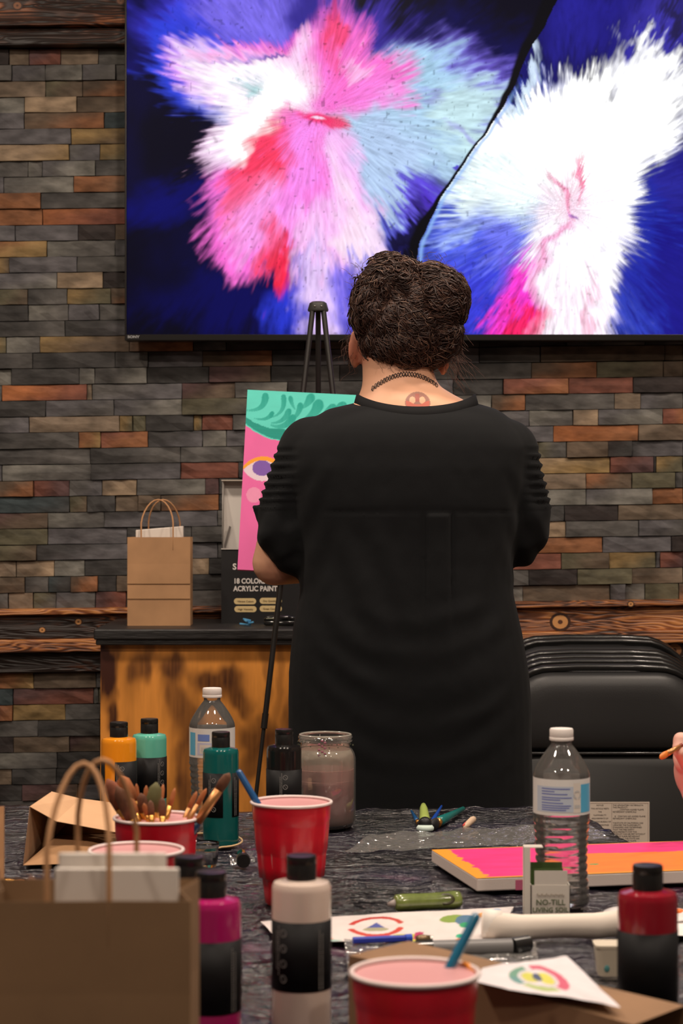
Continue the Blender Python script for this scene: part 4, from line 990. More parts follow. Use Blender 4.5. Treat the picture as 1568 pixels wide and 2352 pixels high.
# handles sticking out of the other cups (bristles down in the water)
def stick(px, py, cupo, ang, d_off, label, hm, r=.0038, rim_px=None):
    c = Vector(cupo.location); tp = W(px, py, c.y+d_off)
    q = Vector((rim_px, c.y+d_off*.8, TZ+.117)) if rim_px is not None else None
    t = thing('paint_brush', label, 'brush', tp, 'brushes standing head down in rinse cups')
    dr = (q-tp).normalized(); Ln = (TZ+.022-tp.z)/dr.z
    bt = dr*Ln
    MB().tube([dr*0, dr*.003, dr*(Ln*.5), dr*(Ln-.05)], [r*.7, r, r*1.15, r*.9], 10).build('handle', hm, t, smooth=True)
    MB().tube([dr*(Ln-.051), dr*(Ln-.022)], [r*.9, r], 10).build('ferrule', silver, t, smooth=True)
    MB().tube([dr*(Ln-.023), dr*(Ln-.01), dr*Ln], [r, r*1.1, r*.3], 10).build('bristles', br_o, t, smooth=True)
sA = F/cA.location.y; sD = F/cD.location.y
stick(546, 1769, cA, 0, -.0, 'blue brush handle leaning out of the tall red cup', hd_blue, rim_px=(589-CX)/sA)
stick(1096, 2098, cD, 0, .03, 'teal blue brush handle rising from the closest red cup', hd_cyan, r=.0036, rim_px=(1040-CX)/sD)
# far brushes lying on the table
def lying(p0, p1, label, **k): brush(p0, p1, label, group='brushes lying at the far edge', **k)
zt = TZ+.0045
lying(TP(962, 1893, zt), TP(944, 1862, zt), 'dark blue brush lying behind the green sponge dabber', hr=.0035, hl=.012, fl=.02, br=br_k, hm=hd_blue)
lying(TP(988, 1894, zt), TP(1014, 1851, zt), 'bright blue brush with copper ferrule lying by the dabber', hr=.0038, hl=.012, fl=.022, br=br_k, hm=P('handle_blue2', (.01, .06, .35), .3), fe=P('ferrule_copper'))
lying(TP(990, 1897, zt+.001), TP(1064, 1857, zt), 'thick teal-handled brush with black bristles at the far edge', hr=.009, hl=.03, fl=.012, br=br_k, hm=hd_teal, hrad=.0068)
dab = thing('sponge_dabber', 'green-handled sponge dabber with pale round foam foot', 'sponge', TP(976, 1908), None)
q = TP(972, 1849, TZ+.02)-Vector(dab.location)
MB().tube([(0, 0, .008), (q.x*.3, q.y*.3, .011), q*.85, q], [.0075, .0078, .0058, .0035], 14).build('handle', P('handle_lime', (.30, .38, .09), .4), dab, smooth=True)
MB().lathe([(.011, 0), (.0125, .002), (.0125, .005), (.010, .008)], 20, c=(0, 0, .0)).build('foam', P('foam_pale', (.55, .66, .60), .9), dab, smooth=True)
MB().tube([(0, 0, .0075), (q.x*.08, q.y*.08, .010)], .0095, 14).build('collar', P('collar_black', (.01, .01, .01), .4), dab, smooth=True)
cr0 = TP(1087, 1881, TZ+.0055); cr1 = TP(1066, 1900, TZ+.0045)
stub = thing('chalk_stub', 'short beige chalk stub lying at the far edge of the table', 'chalk', cr1)
v_ = cr0-cr1
MB().tube([v_*0, v_*.15, v_*.9, v_], [.002, .0045, .005, .0042], 10).build('stick', P('chalk_beige', (.55, .40, .28), .75, bump=.4, bs=200), stub, smooth=True)
MB().tube([v_*.05+Vector((-.002, -.003, .002)), v_*.3+Vector((-.002, -.003, .003))], .0018, 6).build('red_mark', P('chalk_red', (.5, .05, .04), .7), stub, smooth=True)

# ------------------------------------------------------------------ water bottles
def thinplastic():
    m = bpy.data.materials.new('clear_plastic'); m.use_nodes = True; N = m.node_tree.nodes; L = m.node_tree.links
    for n in list(N):
        if n.type != 'OUTPUT_MATERIAL': N.remove(n)
    out = N['Material Output']; tr = N.new('ShaderNodeBsdfTransparent'); gl = N.new('ShaderNodeBsdfGlossy'); gl.inputs['Roughness'].default_value = .03
    tr.inputs[0].default_value = (.93, .93, .93, 1)
    fr = N.new('ShaderNodeFresnel'); fr.inputs[0].default_value = 1.5
    ma = N.new('ShaderNodeMath'); ma.operation = 'MULTIPLY_ADD'; ma.inputs[1].default_value = 1.5; ma.inputs[2].default_value = .03; ma.use_clamp = True
    L.new(fr.outputs[0], ma.inputs[0]); mx = N.new('ShaderNodeMixShader'); L.new(ma.outputs[0], mx.inputs[0]); L.new(tr.outputs[0], mx.inputs[1]); L.new(gl.outputs[0], mx.inputs[2]); 
    df = N.new('ShaderNodeBsdfDiffuse'); df.inputs[0].default_value = (.8, .78, .74, 1); mh = N.new('ShaderNodeMixShader'); mh.inputs[0].default_value = .07; L.new(mx.outputs[0], mh.inputs[1]); L.new(df.outputs[0], mh.inputs[2])
    L.new(mh.outputs[0], out.inputs[0])
    return m
clear = thinplastic()
water = P('water', (1., 1., 1.), .0, trans=1., ior=1.14)
capw = P('cap_white', (.80, .74, .70), .4)
labw = P('label_white', (.72, .70, .68), .4); labb = P('label_blue', (.30, .50, .72), .4); labc = P('label_cyan', (.10, .42, .66), .4); inkb = P('ink_blue', (.10, .13, .45), .5)
def water_bottle(px, topy, s, label, faceoff, nutrition=False):
    d = F/s; H = .204
    t = thing('water_bottle', label, 'bottle', ((px-CX)/s, d, TZ), 'clear plastic water bottles')
    R = .0322
    def wall(z):
        if z < .006: return R*(.72+.28*(z/.006)**.5)
        if z < .105:
            k = (z-.006)/.099
            base = R*(1-.085*math.sin(math.pi*min(1, k*1.05)))
            return base+.00035*math.sin(z*2*math.pi/.0088)*(1 if .012 < z < .1 else .2)
        if z < .152: return R
        k = (z-.152)/(.186-.152)
        return R*(1-.63*(k**1.35)) if k < 1 else .0118
    zs = [0, .001, .003]+[.006+.0011*i for i in range(91)]+[.107+.0065*i for i in range(7)]+[.152+.002*i for i in range(18)]+[.189, .191, .1915, .193]
    prof = [(wall(z), z) for z in zs]
    def rib(a, z, k):
        if .012 < z < .1: return .00035*math.sin(z*2*math.pi/.0088+2.2*math.sin(a*2))
        return 0
    MB().lathe([(.010, .004)]+prof, 56, cap=False, rib=rib).build('shell', clear, t, smooth=True)
    wz = [z for z in zs if z < .112]
    if not nutrition: MB().lathe([(max(wall(z)-.0007, .004), max(z, .0012)) for z in wz], 56, rib=rib).build('water', water, t, smooth=True)
    MB().lathe([(.0134, .1905), (.0138, .1912), (.0138, .194), (.0133, .1945), (.0136, .195), (.0136, .2025), (.0128, H), (.004, H)], 40).build('cap', capw, t, autos=45)
    # label
    lz0, lz1 = .108, .149
    mb = MB(); mb.lathe([(R+.0003, lz0), (R+.0003, lz1)], 56, cap=False); lab = mb.build('label_wrap', labw, t, smooth=True)
    def patch(a0, a1, z0, z1, mat, name='label_print', rr=R+.0005):
        n = max(2, int(abs(a1-a0)/.08)+1); vs = []; fs = []
        for i in range(n+1):
            a = a0+(a1-a0)*i/n; vs += [(rr*math.cos(a), rr*math.sin(a), z0), (rr*math.cos(a), rr*math.sin(a), z1)]
        for i in range(n): fs.append((2*i, 2*i+2, 2*i+3, 2*i+1))
        return mesh(name, vs, fs, mat, lab, True)
    f0 = -math.pi/2+faceoff
    if not nutrition:
        patch(f0-1.1, f0+.32, lz0+.004, lz1-.008, P('label_paleblue', (.50, .56, .66), .4)); patch(f0+.62, f0+1.25, lz0+.003, lz1-.006, labc); patch(f0+.32, f0+.62, lz0+.003, lz1-.004, P('label_cream', (.70, .64, .58), .4))
        for i, zz in enumerate((.1385, .1355, .1325, .1285, .126, .1225, .1195, .117, .1145)):
            patch(f0-.85, f0-.85+(1.05, .5, .95, 1.1, .7, .8, 1.08, 1.02, .9)[i], zz-.0006, zz+.0004, inkb, rr=R+.0007)
        # recycling mark of three chasing arrows
        mk = MB(); rr = R+.0008; ca, cz = f0+.47, .1315
        for k in range(3):
            b0 = math.pi/2+k*2*math.pi/3
            for j in range(5):
                q = []
                for (aa, ro) in ((b0+.32*j-.75, .0032), (b0+.32*(j+1)-.75, .0032), (b0+.32*(j+1)-.75, .0050), (b0+.32*j-.75, .0050)):
                    th = ca+ro*math.cos(aa)/rr; q.append((rr*math.cos(th), rr*math.sin(th), cz+ro*math.sin(aa)))
                mk.add(q, [(0, 1, 2, 3)])
        mk.build('recycling_mark', P('ink_black', (.02, .02, .02), .5), lab)
        patch(f0+.36, f0+.58, .1165, .120, P('ink_black'), rr=R+.0007)
    else:
        patch(f0-1.15, f0-.75, lz0+.003, lz1-.006, labc); patch(f0-.6, f0-.05, lz1-.0175, lz1-.008, P('label_blue2', (.16, .25, .62), .4)); patch(f0-.62, f0+.1, lz0+.004, lz1-.020, P('label_lav', (.52, .52, .68), .4))
        patch(f0-.5, f0+.0, lz0+.006, lz1-.0225, P('label_cream', (.70, .64, .58), .4), rr=R+.0006)
        for k in range(9): patch(f0-.42+.036*k, f0-.42+.036*k+.016, lz0+.008, lz1-.026, P('ink_black'), 'bar_code', R+.0008)
    return t
water_bottle(487, 1589, 1620, 'clear water bottle with white cap behind the dark teal bottle', 0, True)
water_bottle(1289, 1675, 2000, 'large clear water bottle standing before the orange and pink canvas', 0)

# ------------------------------------------------------------------ jar of rinse water
js = 1590.; jd = F/js
jar = thing('glass_jar', 'open glass jar of murky pink rinse water behind the black bottle', 'jar', ((747-CX)/js, jd, TZ))
def jarglass():
    m = thinplastic(); m.name = 'jar_glass'
    for n in m.node_tree.nodes:
        if n.type == 'MIX_SHADER' and n.inputs[0].default_value == .07 or False: n.inputs[0].default_value = .03
    N = m.node_tree.nodes
    for n in N:
        if n.type == 'BSDF_TRANSPARENT': n.inputs[0].default_value = (.96, .95, .92, 1)
    return m
jr = .0438
prof = [(.030, .001), (.038, .0), (jr-.001, .006), (jr, .014), (jr, .098), (jr-.002, .106), (.0385, .1115), (.0355, .114), (.0355, .121), (.0385, .122), (.0392, .124), (.0372, .1255), (.0390, .127), (.0392, .1295), (.0372, .1315)]
jg = jarglass()
MB().lathe(prof, 56, cap=False).build('shell', jg, jar, smooth=True)
pts = [(.0368*math.cos(2*math.pi*k/48), .0368*math.sin(2*math.pi*k/48), .1318) for k in range(48)]
MB().tube(pts, .0014, 8, closed=True).build('lip', P('glass_lip', (.55, .52, .45), .15, trans=.5, ior=1.3), jar, smooth=True)
def jw(co):
    z = co[:, 2]; C = np.zeros((len(z), 3)); a = np.array((.36, .18, .14)); b_ = np.array((.66, .32, .33)); c = np.array((.85, .50, .47))
    t1 = sm(.004, .03, z)[:, None]; t2 = sm(.058, .067, z)[:, None]
    return a*(1-t1)+b_*t1*(1-t2)+c*t1*t2
wv = [(.034, .0035), (jr-.004, .006), (jr-.0028, .014)]+[(jr-.0026, z) for z in (.025, .035, .045, .056, .062, .067)]
mb = MB(); mb.lathe(wv, 48); co = np.array(mb.v)
mesh('murky_water', mb.v, mb.f, P('murky', (.5, .3, .3), .35, attr=1, var=.12, vs=40), jar, True, jw(co))
# residue film above the water line
fm = P('residue_film', (.50, .45, .37), .6, alpha=.8)
fm2 = P('residue_pink', (.80, .50, .46), .6, alpha=.96)
MB().lathe([(jr-.0026, .0672), (jr-.0026, .083)], 48, cap=False).build('pink_residue', fm2, jar, smooth=True)
MB().lathe([(jr-.0026, .0832), (jr-.0026, .098), (jr-.005, .106), (.0365, .1113)], 48, cap=False).build('grey_residue', fm, jar, smooth=True)
mk = MB()
for k in range(26):
    a = random.uniform(-math.pi, 0); z = random.uniform(.116, .130); r_ = .0398
    mk.ball((r_*math.cos(a), r_*math.sin(a), z), (.0012, .0006, .0008), 6)
mk.build('paint_specks', P('speck_mix', (.06, .07, .04), .6), jar, smooth=True)['kind'] = 'stuff'
mk = MB(); r_ = .0402

for k in range(9):
    a = -1.68+.12*math.sin(k*2.1); mk.ball((r_*math.cos(a), r_*math.sin(a), .127-.0026*k), (.0022, .0005, .0018), 6)
mk.build('magenta_smear', P('smear_pink', (.34, .12, .17), .6), jar, smooth=True)

# ------------------------------------------------------------------ canvas lying on the table
q0 = Vector((.161, 2.437, 0)); ud = Vector((.977, .21, 0)); vd = Vector((-.21, .977, 0)); LW, LD = .36, .213
cv = bpy.data.objects.new('painted_canvas', None); COL.objects.link(cv)
cv.location = (q0.x, q0.y, TZ+.0005); cv.rotation_euler = (0, 0, math.atan2(.21, .977))
tag(cv, 'canvas lying on the table painted hot pink and orange with bare white sides', 'canvas')
def flat_paint(u, v):
    x = u; y = v
    C = np.zeros((len(u), 3)); C[:] = np.array((.84, .045, .22)); C *= (1+.5*(fbm(x*9+y*4, y*30, 4, 6)-.5))[:, None]
    w = .03*(fbm(x*9, y*9, 3, 8)-.5)
    orange = (y < np.interp(x, [.30, .38, .5, .62, 1], [-.1, .45, .66, .66, .62])+w)
    oc = np.array((.95, .21, .03)); C[orange] = oc*(1+.25*(fbm(x*12, y*20, 3, 9)-.5))[orange][:, None]
    edge = (x < .045+.03*(vn(x*0, y*22, 4)-.3)) | (y < .03+w*.3) | (y > .985)
    C[edge] = (.80, .33, .035)
    g = ((x-.47)/.02)**2+((y-.30)/.02)**2 < 1; C[g] = (.03, .30, .10)
    return C
cs = P('canvas_raw', (.72, .63, .58), .8, bump=.3, bs=500, bdist=.0004)
MB().box((0, 0, 0), (LW, LD, .0155)).build('stretcher', cs, cv, bevel=.0015)
grid('painting', 150, 90, lambda u, v: (u*LW, v*LD, .0159), flat_paint, P('wet_paint', (.5, .5, .5), .42, attr=1, bump=.3, bs=90, bdist=.0008), cv)
MB().box((.048, -.0004, .0), (.066, 0, .012)).build('side_stain', P('stain_pink', (.55, .12, .22), .7), cv)

# ------------------------------------------------------------------ small white carton
bz_ = thing('small_carton', 'small open white carton with green lettering in front of the water bottle', 'box', TP(1219, 2104))
bo = Vector(bz_.location); sB = F/bo.y
cwh = P('carton_white', (.62, .58, .52), .6); cgr = P('carton_green_edge', (.05, .09, .02), .6)
w2 = 90/sB; hh = .0345; dp = .030
m = MB(); m.box((0, 0, 0), (w2, .0008, hh)); m.box((w2-.0008, 0, 0), (w2, dp, hh)); m.box((0, 0, 0), (.0008, dp, hh)); m.box((0, 0, 0), (w2, dp, .0008)); m.box((0, dp-.0008, 0), (w2, dp, hh)); m.build('body', cwh, bz_)
MB().box((.004, .0009, hh), (w2-.003, .0017, hh+.016)).build('front_flap', P('carton_shade', (.58, .54, .49), .6), bz_)
MB().box((.001, dp-.004, .006), (w2*.86, dp-.0034, hh+.0215)).build('inner_edge', cgr, bz_)
MB().box((.0035, .0018, .006), (w2*.82, .0024, hh+.0185)).build('inner_edge', cgr, bz_)
m = MB(); m.box((-.0078, -.001, 0), (-.0008, .0002, .077)); m.box((-.0078, -.001, 0), (-.0070, .016, .077)); m.box((-.0078, -.001, .0762), (.0135, .016, .0775)); m.build('side_flap', cwh, bz_, bevel=.0006)
gtx = P('carton_ink', (.10, .13, .06), .6)
text('NO-TILL', .0088, (w2*.5, -.0005, .0125), gtx, bz_, align='CENTER', bold=.0001)
text('LIVING SOIL', .0075, (w2*.5, -.0005, .0045), gtx, bz_, align='CENTER', bold=.0001)
pts = [(w2*.15+w2*.7*k/40, -.0004, .0235+.0014*math.sin(k*1.9)+.0008*math.sin(k*.9+1)) for k in range(41)]
MB().tube(pts, .0003, 4).build('script_line', P('ink_faded', (.35, .30, .24), .6), bz_)

# ------------------------------------------------------------------ plastic film strip, small clear items, cord loop
film = thinplastic(); film.name = 'clear_film'
for n in film.node_tree.nodes:
    if n.type == 'MIX_SHADER' and any(l.from_node.type == 'BSDF_DIFFUSE' for l in n.inputs[2].links): n.inputs[0].default_value = .09
for n in film.node_tree.nodes:
    if n.type == 'BSDF_TRANSPARENT': n.inputs[0].default_value = (.9, .9, .92, 1)
    if n.type == 'MATH': n.inputs[1].default_value = 1.6; n.inputs[2].default_value = .10
nn = film.node_tree.nodes; bm1 = nn.new('ShaderNodeTexNoise'); bm1.inputs['Scale'].default_value = 60; bm2 = nn.new('ShaderNodeBump'); bm2.inputs['Distance'].default_value = .012
tcc = nn.new('ShaderNodeTexCoord'); film.node_tree.links.new(tcc.outputs['Object'], bm1.inputs['Vector']); film.node_tree.links.new(bm1.outputs['Fac'], bm2.inputs['Height'])
for n in nn:
    if n.type == 'BSDF_GLOSSY': film.node_tree.links.new(bm2.outputs[0], n.inputs['Normal']); n.inputs['Roughness'].default_value = .12
def quadsheet(name, c4, mat, nx=40, ny=14, amp=.002, seed=1, z0=None, colf=None, fx=6, fy=6):
    c4 = [Vector(c) for c in c4]; o = sum(c4, Vector())/4
    def pos(u, v):
        A = [np.array(c-o) for c in c4]
        p = ((1-u)*(1-v))[:, None]*A[0]+(u*(1-v))[:, None]*A[1]+(u*v)[:, None]*A[2]+((1-u)*v)[:, None]*A[3]
        return p[:, 0], p[:, 1], p[:, 2]+amp*fbm(u*fx, v*fy, 3, seed)
    g_ = grid(name, nx, ny, pos, colf, mat, None, True); g_.location = o; return g_
o = quadsheet('plastic_film', [TP(786, 1966), TP(1400, 1932), TP(1340, 1893), TP(850, 1922)], film, 80, 24, .007, 4, fx=14, fy=3)
tag(o, 'crinkled strip of clear plastic film lying behind the pink canvas corner', 'plastic film')
o = quadsheet('plastic_film', [TP(800, 2250), TP(1240, 2240), TP(1230, 2168), TP(790, 2165)], film, 60, 24, .005, 14, fx=12, fy=4)
tag(o, 'crumpled clear plastic film behind the closest red cup', 'plastic film')
# small fluted clear cup
kc = thing('condiment_cup', 'small clear fluted plastic cup beside the brush-filled red cup', 'cup', TP(470, 1990))
def rb(a, z, k): return .0007*math.cos(a*14) if .003 < z < .024 else 0
MB().lathe([(.0145, 0), (.0155, .003), (.0165, .012), (.0178, .024), (.0185, .025), (.0185, .031), (.0175, .031), (.0168, .024), (.0150, .004), (.001, .003)], 84, cap=False, rib=rb).build('shell', P('clear_glass', (.95, .95, .95), .05, trans=1., ior=1.4), kc, smooth=True)
sc = thing('sample_vial', 'tiny clear vial with black cap lying on crumpled plastic wrap', 'vial', TP(556, 1992))
MB().tube([(-.002, .028, .011), (0, .010, .009), (.001, .004, .0085)], [.0075, .0085, .0085], 14).build('body', P('clear_glass'), sc, smooth=True)
MB().tube([(.001, .005, .009), (.002, -.007, .0088)], .0088, 16).build('cap', P('cap_gloss_black', (.008, .008, .008), .4), sc, autos=40)
wr = MB(); rr_ = random.Random(5)
for k in range(9):
    c = Vector((rr_.uniform(-.014, .016), rr_.uniform(0, .026), .004)); vs = [c+Vector((rr_.uniform(-.009, .009), rr_.uniform(-.008, .008), rr_.uniform(-.0035, .012))) for _ in range(4)]
    wr.add(vs, [(0, 1, 2), (0, 2, 3)])
wr.build('plastic_wrap', film, sc)
pts = []
for k in range(26):
    a = -2.6+5.2*k/25; c = TP(500, 1932, TZ+.003); pts.append((c.x+.040*math.cos(a)+.004*math.sin(k), c.y+.036*math.sin(a), TZ+.0025+.0006*math.sin(k*1.3)))
pts = [TP(433, 1915, TZ+.004), TP(470, 1914, TZ+.004)]+[TP(500+56*math.cos(a), 1931-15*math.sin(a), TZ+.0035+.002*math.cos(a)) for a in [1.3-2.7*k/14 for k in range(15)]]+[TP(500, 1948, TZ+.003), TP(470, 1955, TZ+.003)]
pts = [Vector(p) for p in pts]; o_ = sum(pts, Vector())/len(pts)
o = MB().tube([p-o_ for p in pts], .0013, 7).build('cord_loop', P('cord_tan', (.62, .42, .22), .7), smooth=True, loc=o_)
tag(o, 'loop of tan paper cord lying around the foot of the teal bottle', 'cord')

# ------------------------------------------------------------------ green glazed pipe
gp = thing('ceramic_pipe', 'olive green glazed cylinder with hollow, lying near the table middle', 'pipe', TP(985, 2094))
go = Vector(gp.location)
a0 = TP(906, 2094)-go; a1 = TP(1058, 2086)-go; rr = .0098
mb = MB(); n = 26; P0 = Vector((a0.x, a0.y, rr)); P1 = Vector((a1.x, a1.y, rr))
mb.tube([P0, P0.lerp(P1, .02)]+[P0.lerp(P1, k/10) for k in range(1, 10)]+[P0.lerp(P1, .97), P1], [rr*.8, rr*.97]+[rr*(1+.03*math.sin(k)) for k in range(1, 7)]+[rr*.99, rr*1.06, rr*1.08, rr*1.0, rr*.7], 20)
mb.build('body', P('green_glaze', (.14, .18, .045), .22, coat=.7, var=.35, vs=60), gp, smooth=True)
c = P0.lerp(P1, .76)+Vector((0, -rr*.80, rr*.30)); mb = MB(); mb.lathe([(.0085, 0), (.0065, .0015), (.004, -.0005), (.0005, -.002)], 18)
o = mb.build('bowl_hollow', P('hollow_dark', (.05, .045, .02), .3, coat=.5), gp, smooth=True); o.location = c; o.rotation_euler = (math.radians(68), 0, 0); o.scale = (1.3, .8, 1)
MB().tube([P0+Vector((-.008, .0, -.002)), P0+Vector((.002, 0, 0))], [.0022, .0055], 12).build('mouthpiece', P('pipe_tip', (.35, .30, .28), .4), gp, smooth=True)

# ------------------------------------------------------------------ sticker sheets, pens, paper roll, plate, tub
def inq(x, y, fn): pass
def stickerA(u, v):
    C = np.zeros((len(u), 3)); C[:] = (.76, .70, .68); x = u; y = v
    def arc(cx_, cy_, rx, ry, w_, col, a0=-4, a1=4):
        q = np.sqrt(((x-cx_)/rx)**2+((y-cy_)/ry)**2); th = np.arctan2((y-cy_)/ry, (x-cx_)/rx)
        m_ = (np.abs(q-1) < w_) & (th > a0) & (th < a1); C[m_] = col
    def ell(cx_, cy_, rx, ry, col, n_=2.):
        m_ = (np.abs((x-cx_)/rx)**n_+np.abs((y-cy_)/ry)**n_) < 1; C[m_] = col
    arc(.45, .52, .11, .34, .11, (.55, .06, .05), .3, 2.8); arc(.45, .55, .11, .34, .13, (.60, .08, .06), -2.9, -.2)
    tri = (np.abs(x-.45) < .055*(1-(y-.38)/.32)) & (y > .38) & (y < .72); C[tri] = (.10, .12, .38); ell(.45, .42, .055, .07, (.40, .38, .25))
    ell(.60, .12, .075, .14, (.62, .60, .06), 4); ell(.645, .2, .02, .12, (.5, .05, .15), 4); ell(.68, .1, .03, .1, (.55, .65, .80))
    ell(.77, .70, .055, .13, (.25, .36, .08)); ell(.82, .66, .04, .15, (.10, .20, .32)); ell(.84, .50, .03, .08, (.05, .35, .15)); ell(.90, .80, .04, .1, (.85, .40, .12), 1.5); ell(.93, .9, .025, .06, (.25, .4, .6))
    ell(.83, .2, .015, .06, (.05, .45, .25)); ell(.84, .08, .02, .06, (.8, .3, .12)); ell(.2, .1, .06, .05, (.75, .35, .25)); ell(.22, .04, .08, .04, (.35, .55, .5)); ell(.70, .02, .05, .04, (.2, .3, .6))
    C *= (1+.10*(fbm(x*30, y*6, 2, 5)-.5))[:, None]
    return C
o = quadsheet('sticker_sheet', [TP(640, 2166), TP(1130, 2167), TP(1180, 2086), TP(598, 2118)], P('sticker_paper', (.7, .7, .7), .35, attr=1), 160, 70, .003, 3, colf=stickerA, fx=5, fy=3)
tag(o, 'long white sheet of colourful printed stickers behind the white paint bottle', 'sticker sheet')
pn = thing('marker_pen', 'bright blue marker pen lying on the long sticker sheet', 'pen', TP(875, 2158, TZ+.004))
po = Vector(pn.location); e0 = TP(810, 2160, TZ+.007)-po; e1 = TP(930, 2155, TZ+.007)-po; e2 = TP(945, 2154, TZ+.007)-po
MB().tube([e0, e1], .0036, 6).build('barrel', P('pen_blue', (.012, .03, .36), .35), pn, autos=30)
MB().tube([e1, e2], [.0042, .0042], 10).build('cap', P('pen_blue2', (.02, .07, .5), .3), pn, autos=40)
jn = thing('lighter', 'dark brass lighter lying at the tip of the blue marker', 'lighter', TP(968, 2164, TZ+.0045))
MB().tube([(-.006, 0, .002), (-.001, 0, .003), (.009, .001, .003)], [.004, .0052, .004], 10).build('body', P('brass_dark', (.20, .13, .07), .35, metal=.6), jn, smooth=True)
MB().tube([(.009, .001, .003), (.0115, .001, .003)], .0036, 10).build('wheel', P('steel'), jn, autos=40)
mk = thing('black_marker', 'black marker with grey printed barrel behind the teal brush handle', 'pen', TP(1060, 2194))
mo = Vector(mk.location); e0 = TP(955, 2198)-mo; e1 = TP(1175, 2192)-mo; e2 = TP(1212, 2186)-mo
for v_ in (e0, e1, e2): v_.z = .0085
MB().tube([e0, e0.lerp(e1, .17)], .0085, 14).build('end_plug', P('marker_black', (.012, .012, .012), .25, coat=.5), mk, autos=40)
MB().tube([e0.lerp(e1, .17), e1], .0080, 14).build('barrel', P('marker_grey', (.17, .165, .165), .35), mk, autos=40)
MB().tube([e1, e2], [.0086, .0086], 14).build('cap', P('marker_black'), mk, autos=40)
# paper roll
pr0 = [TP(1122, 2160), TP(1200, 2164), TP(1290, 2160), TP(1370, 2160), TP(1440, 2152)]
o_ = sum(pr0, Vector())/5; R_ = .0135
rollm = P('paper_towel', (.74, .66, .58), .85, bump=.3, bs=60, bdist=.001)
pr = thing('paper_roll', 'curved white rolled paper towel lying behind the dark red bottle', 'paper roll', o_)
path = [p-o_+Vector((0, .010, R_)) for p in pr0]
MB().tube(path, [R_*1.12, R_*1.0, R_*.93, R_*1.0, R_*1.02], 20, flat=.92).build('roll', rollm, pr, smooth=True)
MB().tube([path[0]+Vector((-.006, 0, .002)), path[0]+Vector((.014, 0, .001))], [R_*1.18, R_*1.14], 20, flat=.9).build('outer_fold', P('paper_towel2', (.80, .74, .68), .8), pr, smooth=True)
# paint plate
pp = thing('palette_plate', 'small white round paint plate with green and orange blobs behind dark red bottle', 'plate', TP(1488, 2112))
MB().lathe([(.030, 0), (.044, .003), (.049, .006), (.0495, .007), (.044, .0045), (.030, .0015), (.001, .0012)], 40, cap=False).build('dish', P('plate_white', (.78, .74, .72), .35), pp, smooth=True)
for (x, y, c_, nm) in ((-.038, .002, (.03, .36, .12), 'green'), (.036, .022, (.9, .2, .03), 'orange'), (.02, -.01, (.85, .05, .25), 'pink'), (-.01, .02, (.05, .12, .5), 'blue')):
    MB().ball((x, y, .005), (.008, .006, .003), 10).build('paint_blob', P('blob_'+nm, c_, .3), pp, smooth=True)
o = quadsheet('paper_napkin', [TP(1500, 2160), TP(1640, 2150), TP(1650, 2105), TP(1535, 2118)], P('napkin', (.75, .72, .70), .8), 30, 20, .008, 8); tag(o, 'crumpled white napkin peeking out past the dark red bottle', 'napkin')
# cream tub
tb = thing('cream_tub', 'low cream plastic tub behind the dark red bottle', 'tub', TP(1450, 2236))
rrp = rrect(.072, .030, .006, 6)
vs = []; fs = []
for zz, k in ((0, .93), (.026, 1.), (.0275, 1.03), (.030, 1.03)): vs += [(p[0]*k, (p[1]-.015)*k, zz) for p in rrp]
n = len(rrp)
for q in range(3):
    for i in range(n): j = (i+1) % n; fs.append((q*n+i, q*n+j, (q+1)*n+j, (q+1)*n+i))
fs += [tuple(reversed(range(n))), tuple(range(3*n, 4*n))]
mesh('body', vs, fs, P('tub_cream', (.60, .53, .42), .5), tb)
MB().ball((-.026, -.0142, .008), (.003, .0006, .004), 8).build('teal_smudge', P('smudge_teal', (.1, .3, .3), .6), tb, smooth=True)
# near kraft bag lying with sheets on it
zt_ = .822
A = Vector((.006, 1.71, 0)); B = Vector((.215, 1.522, 0)); dr = (B-A).normalized(); pr_ = Vector((-dr.y, dr.x, 0))
lb = thing('paper_bag', 'brown kraft bag lying flat under printed stickers behind the closest cup', 'paper bag', (A.x, A.y, TZ)); lb.rotation_euler = (0, 0, math.atan2(dr.y, dr.x))
Lb = (B-A).length
def shellbag(parent, L_, D_, H_, mat, inn):
    vs = [(0, 0, 0), (L_, 0, 0), (L_, D_, 0), (0, D_, 0), (0, 0, H_), (L_, .004, H_-.012), (L_, D_-.004, H_-.010), (0, D_, H_), (L_*.5, -.004, H_*.5), (L_*.5, -.003, H_), (L_*.5, 0, 0)]
    fs = [(3, 2, 10, 0), (10, 2, 1), (0, 10, 8, 4), (10, 1, 5, 8), (8, 5, 9), (4, 8, 9), (4, 9, 7), (9, 5, 6, 7), (2, 3, 7, 6), (3, 0, 4, 7)]
    o = mesh('body', vs, fs, mat, parent); s_ = o.modifiers.new('s', 'SOLIDIFY'); s_.thickness = .0005; return o
shellbag(lb, Lb, .078, zt_-TZ, P('kraft_near2', (.24, .135, .07), .85, var=.12, vs=14), None)
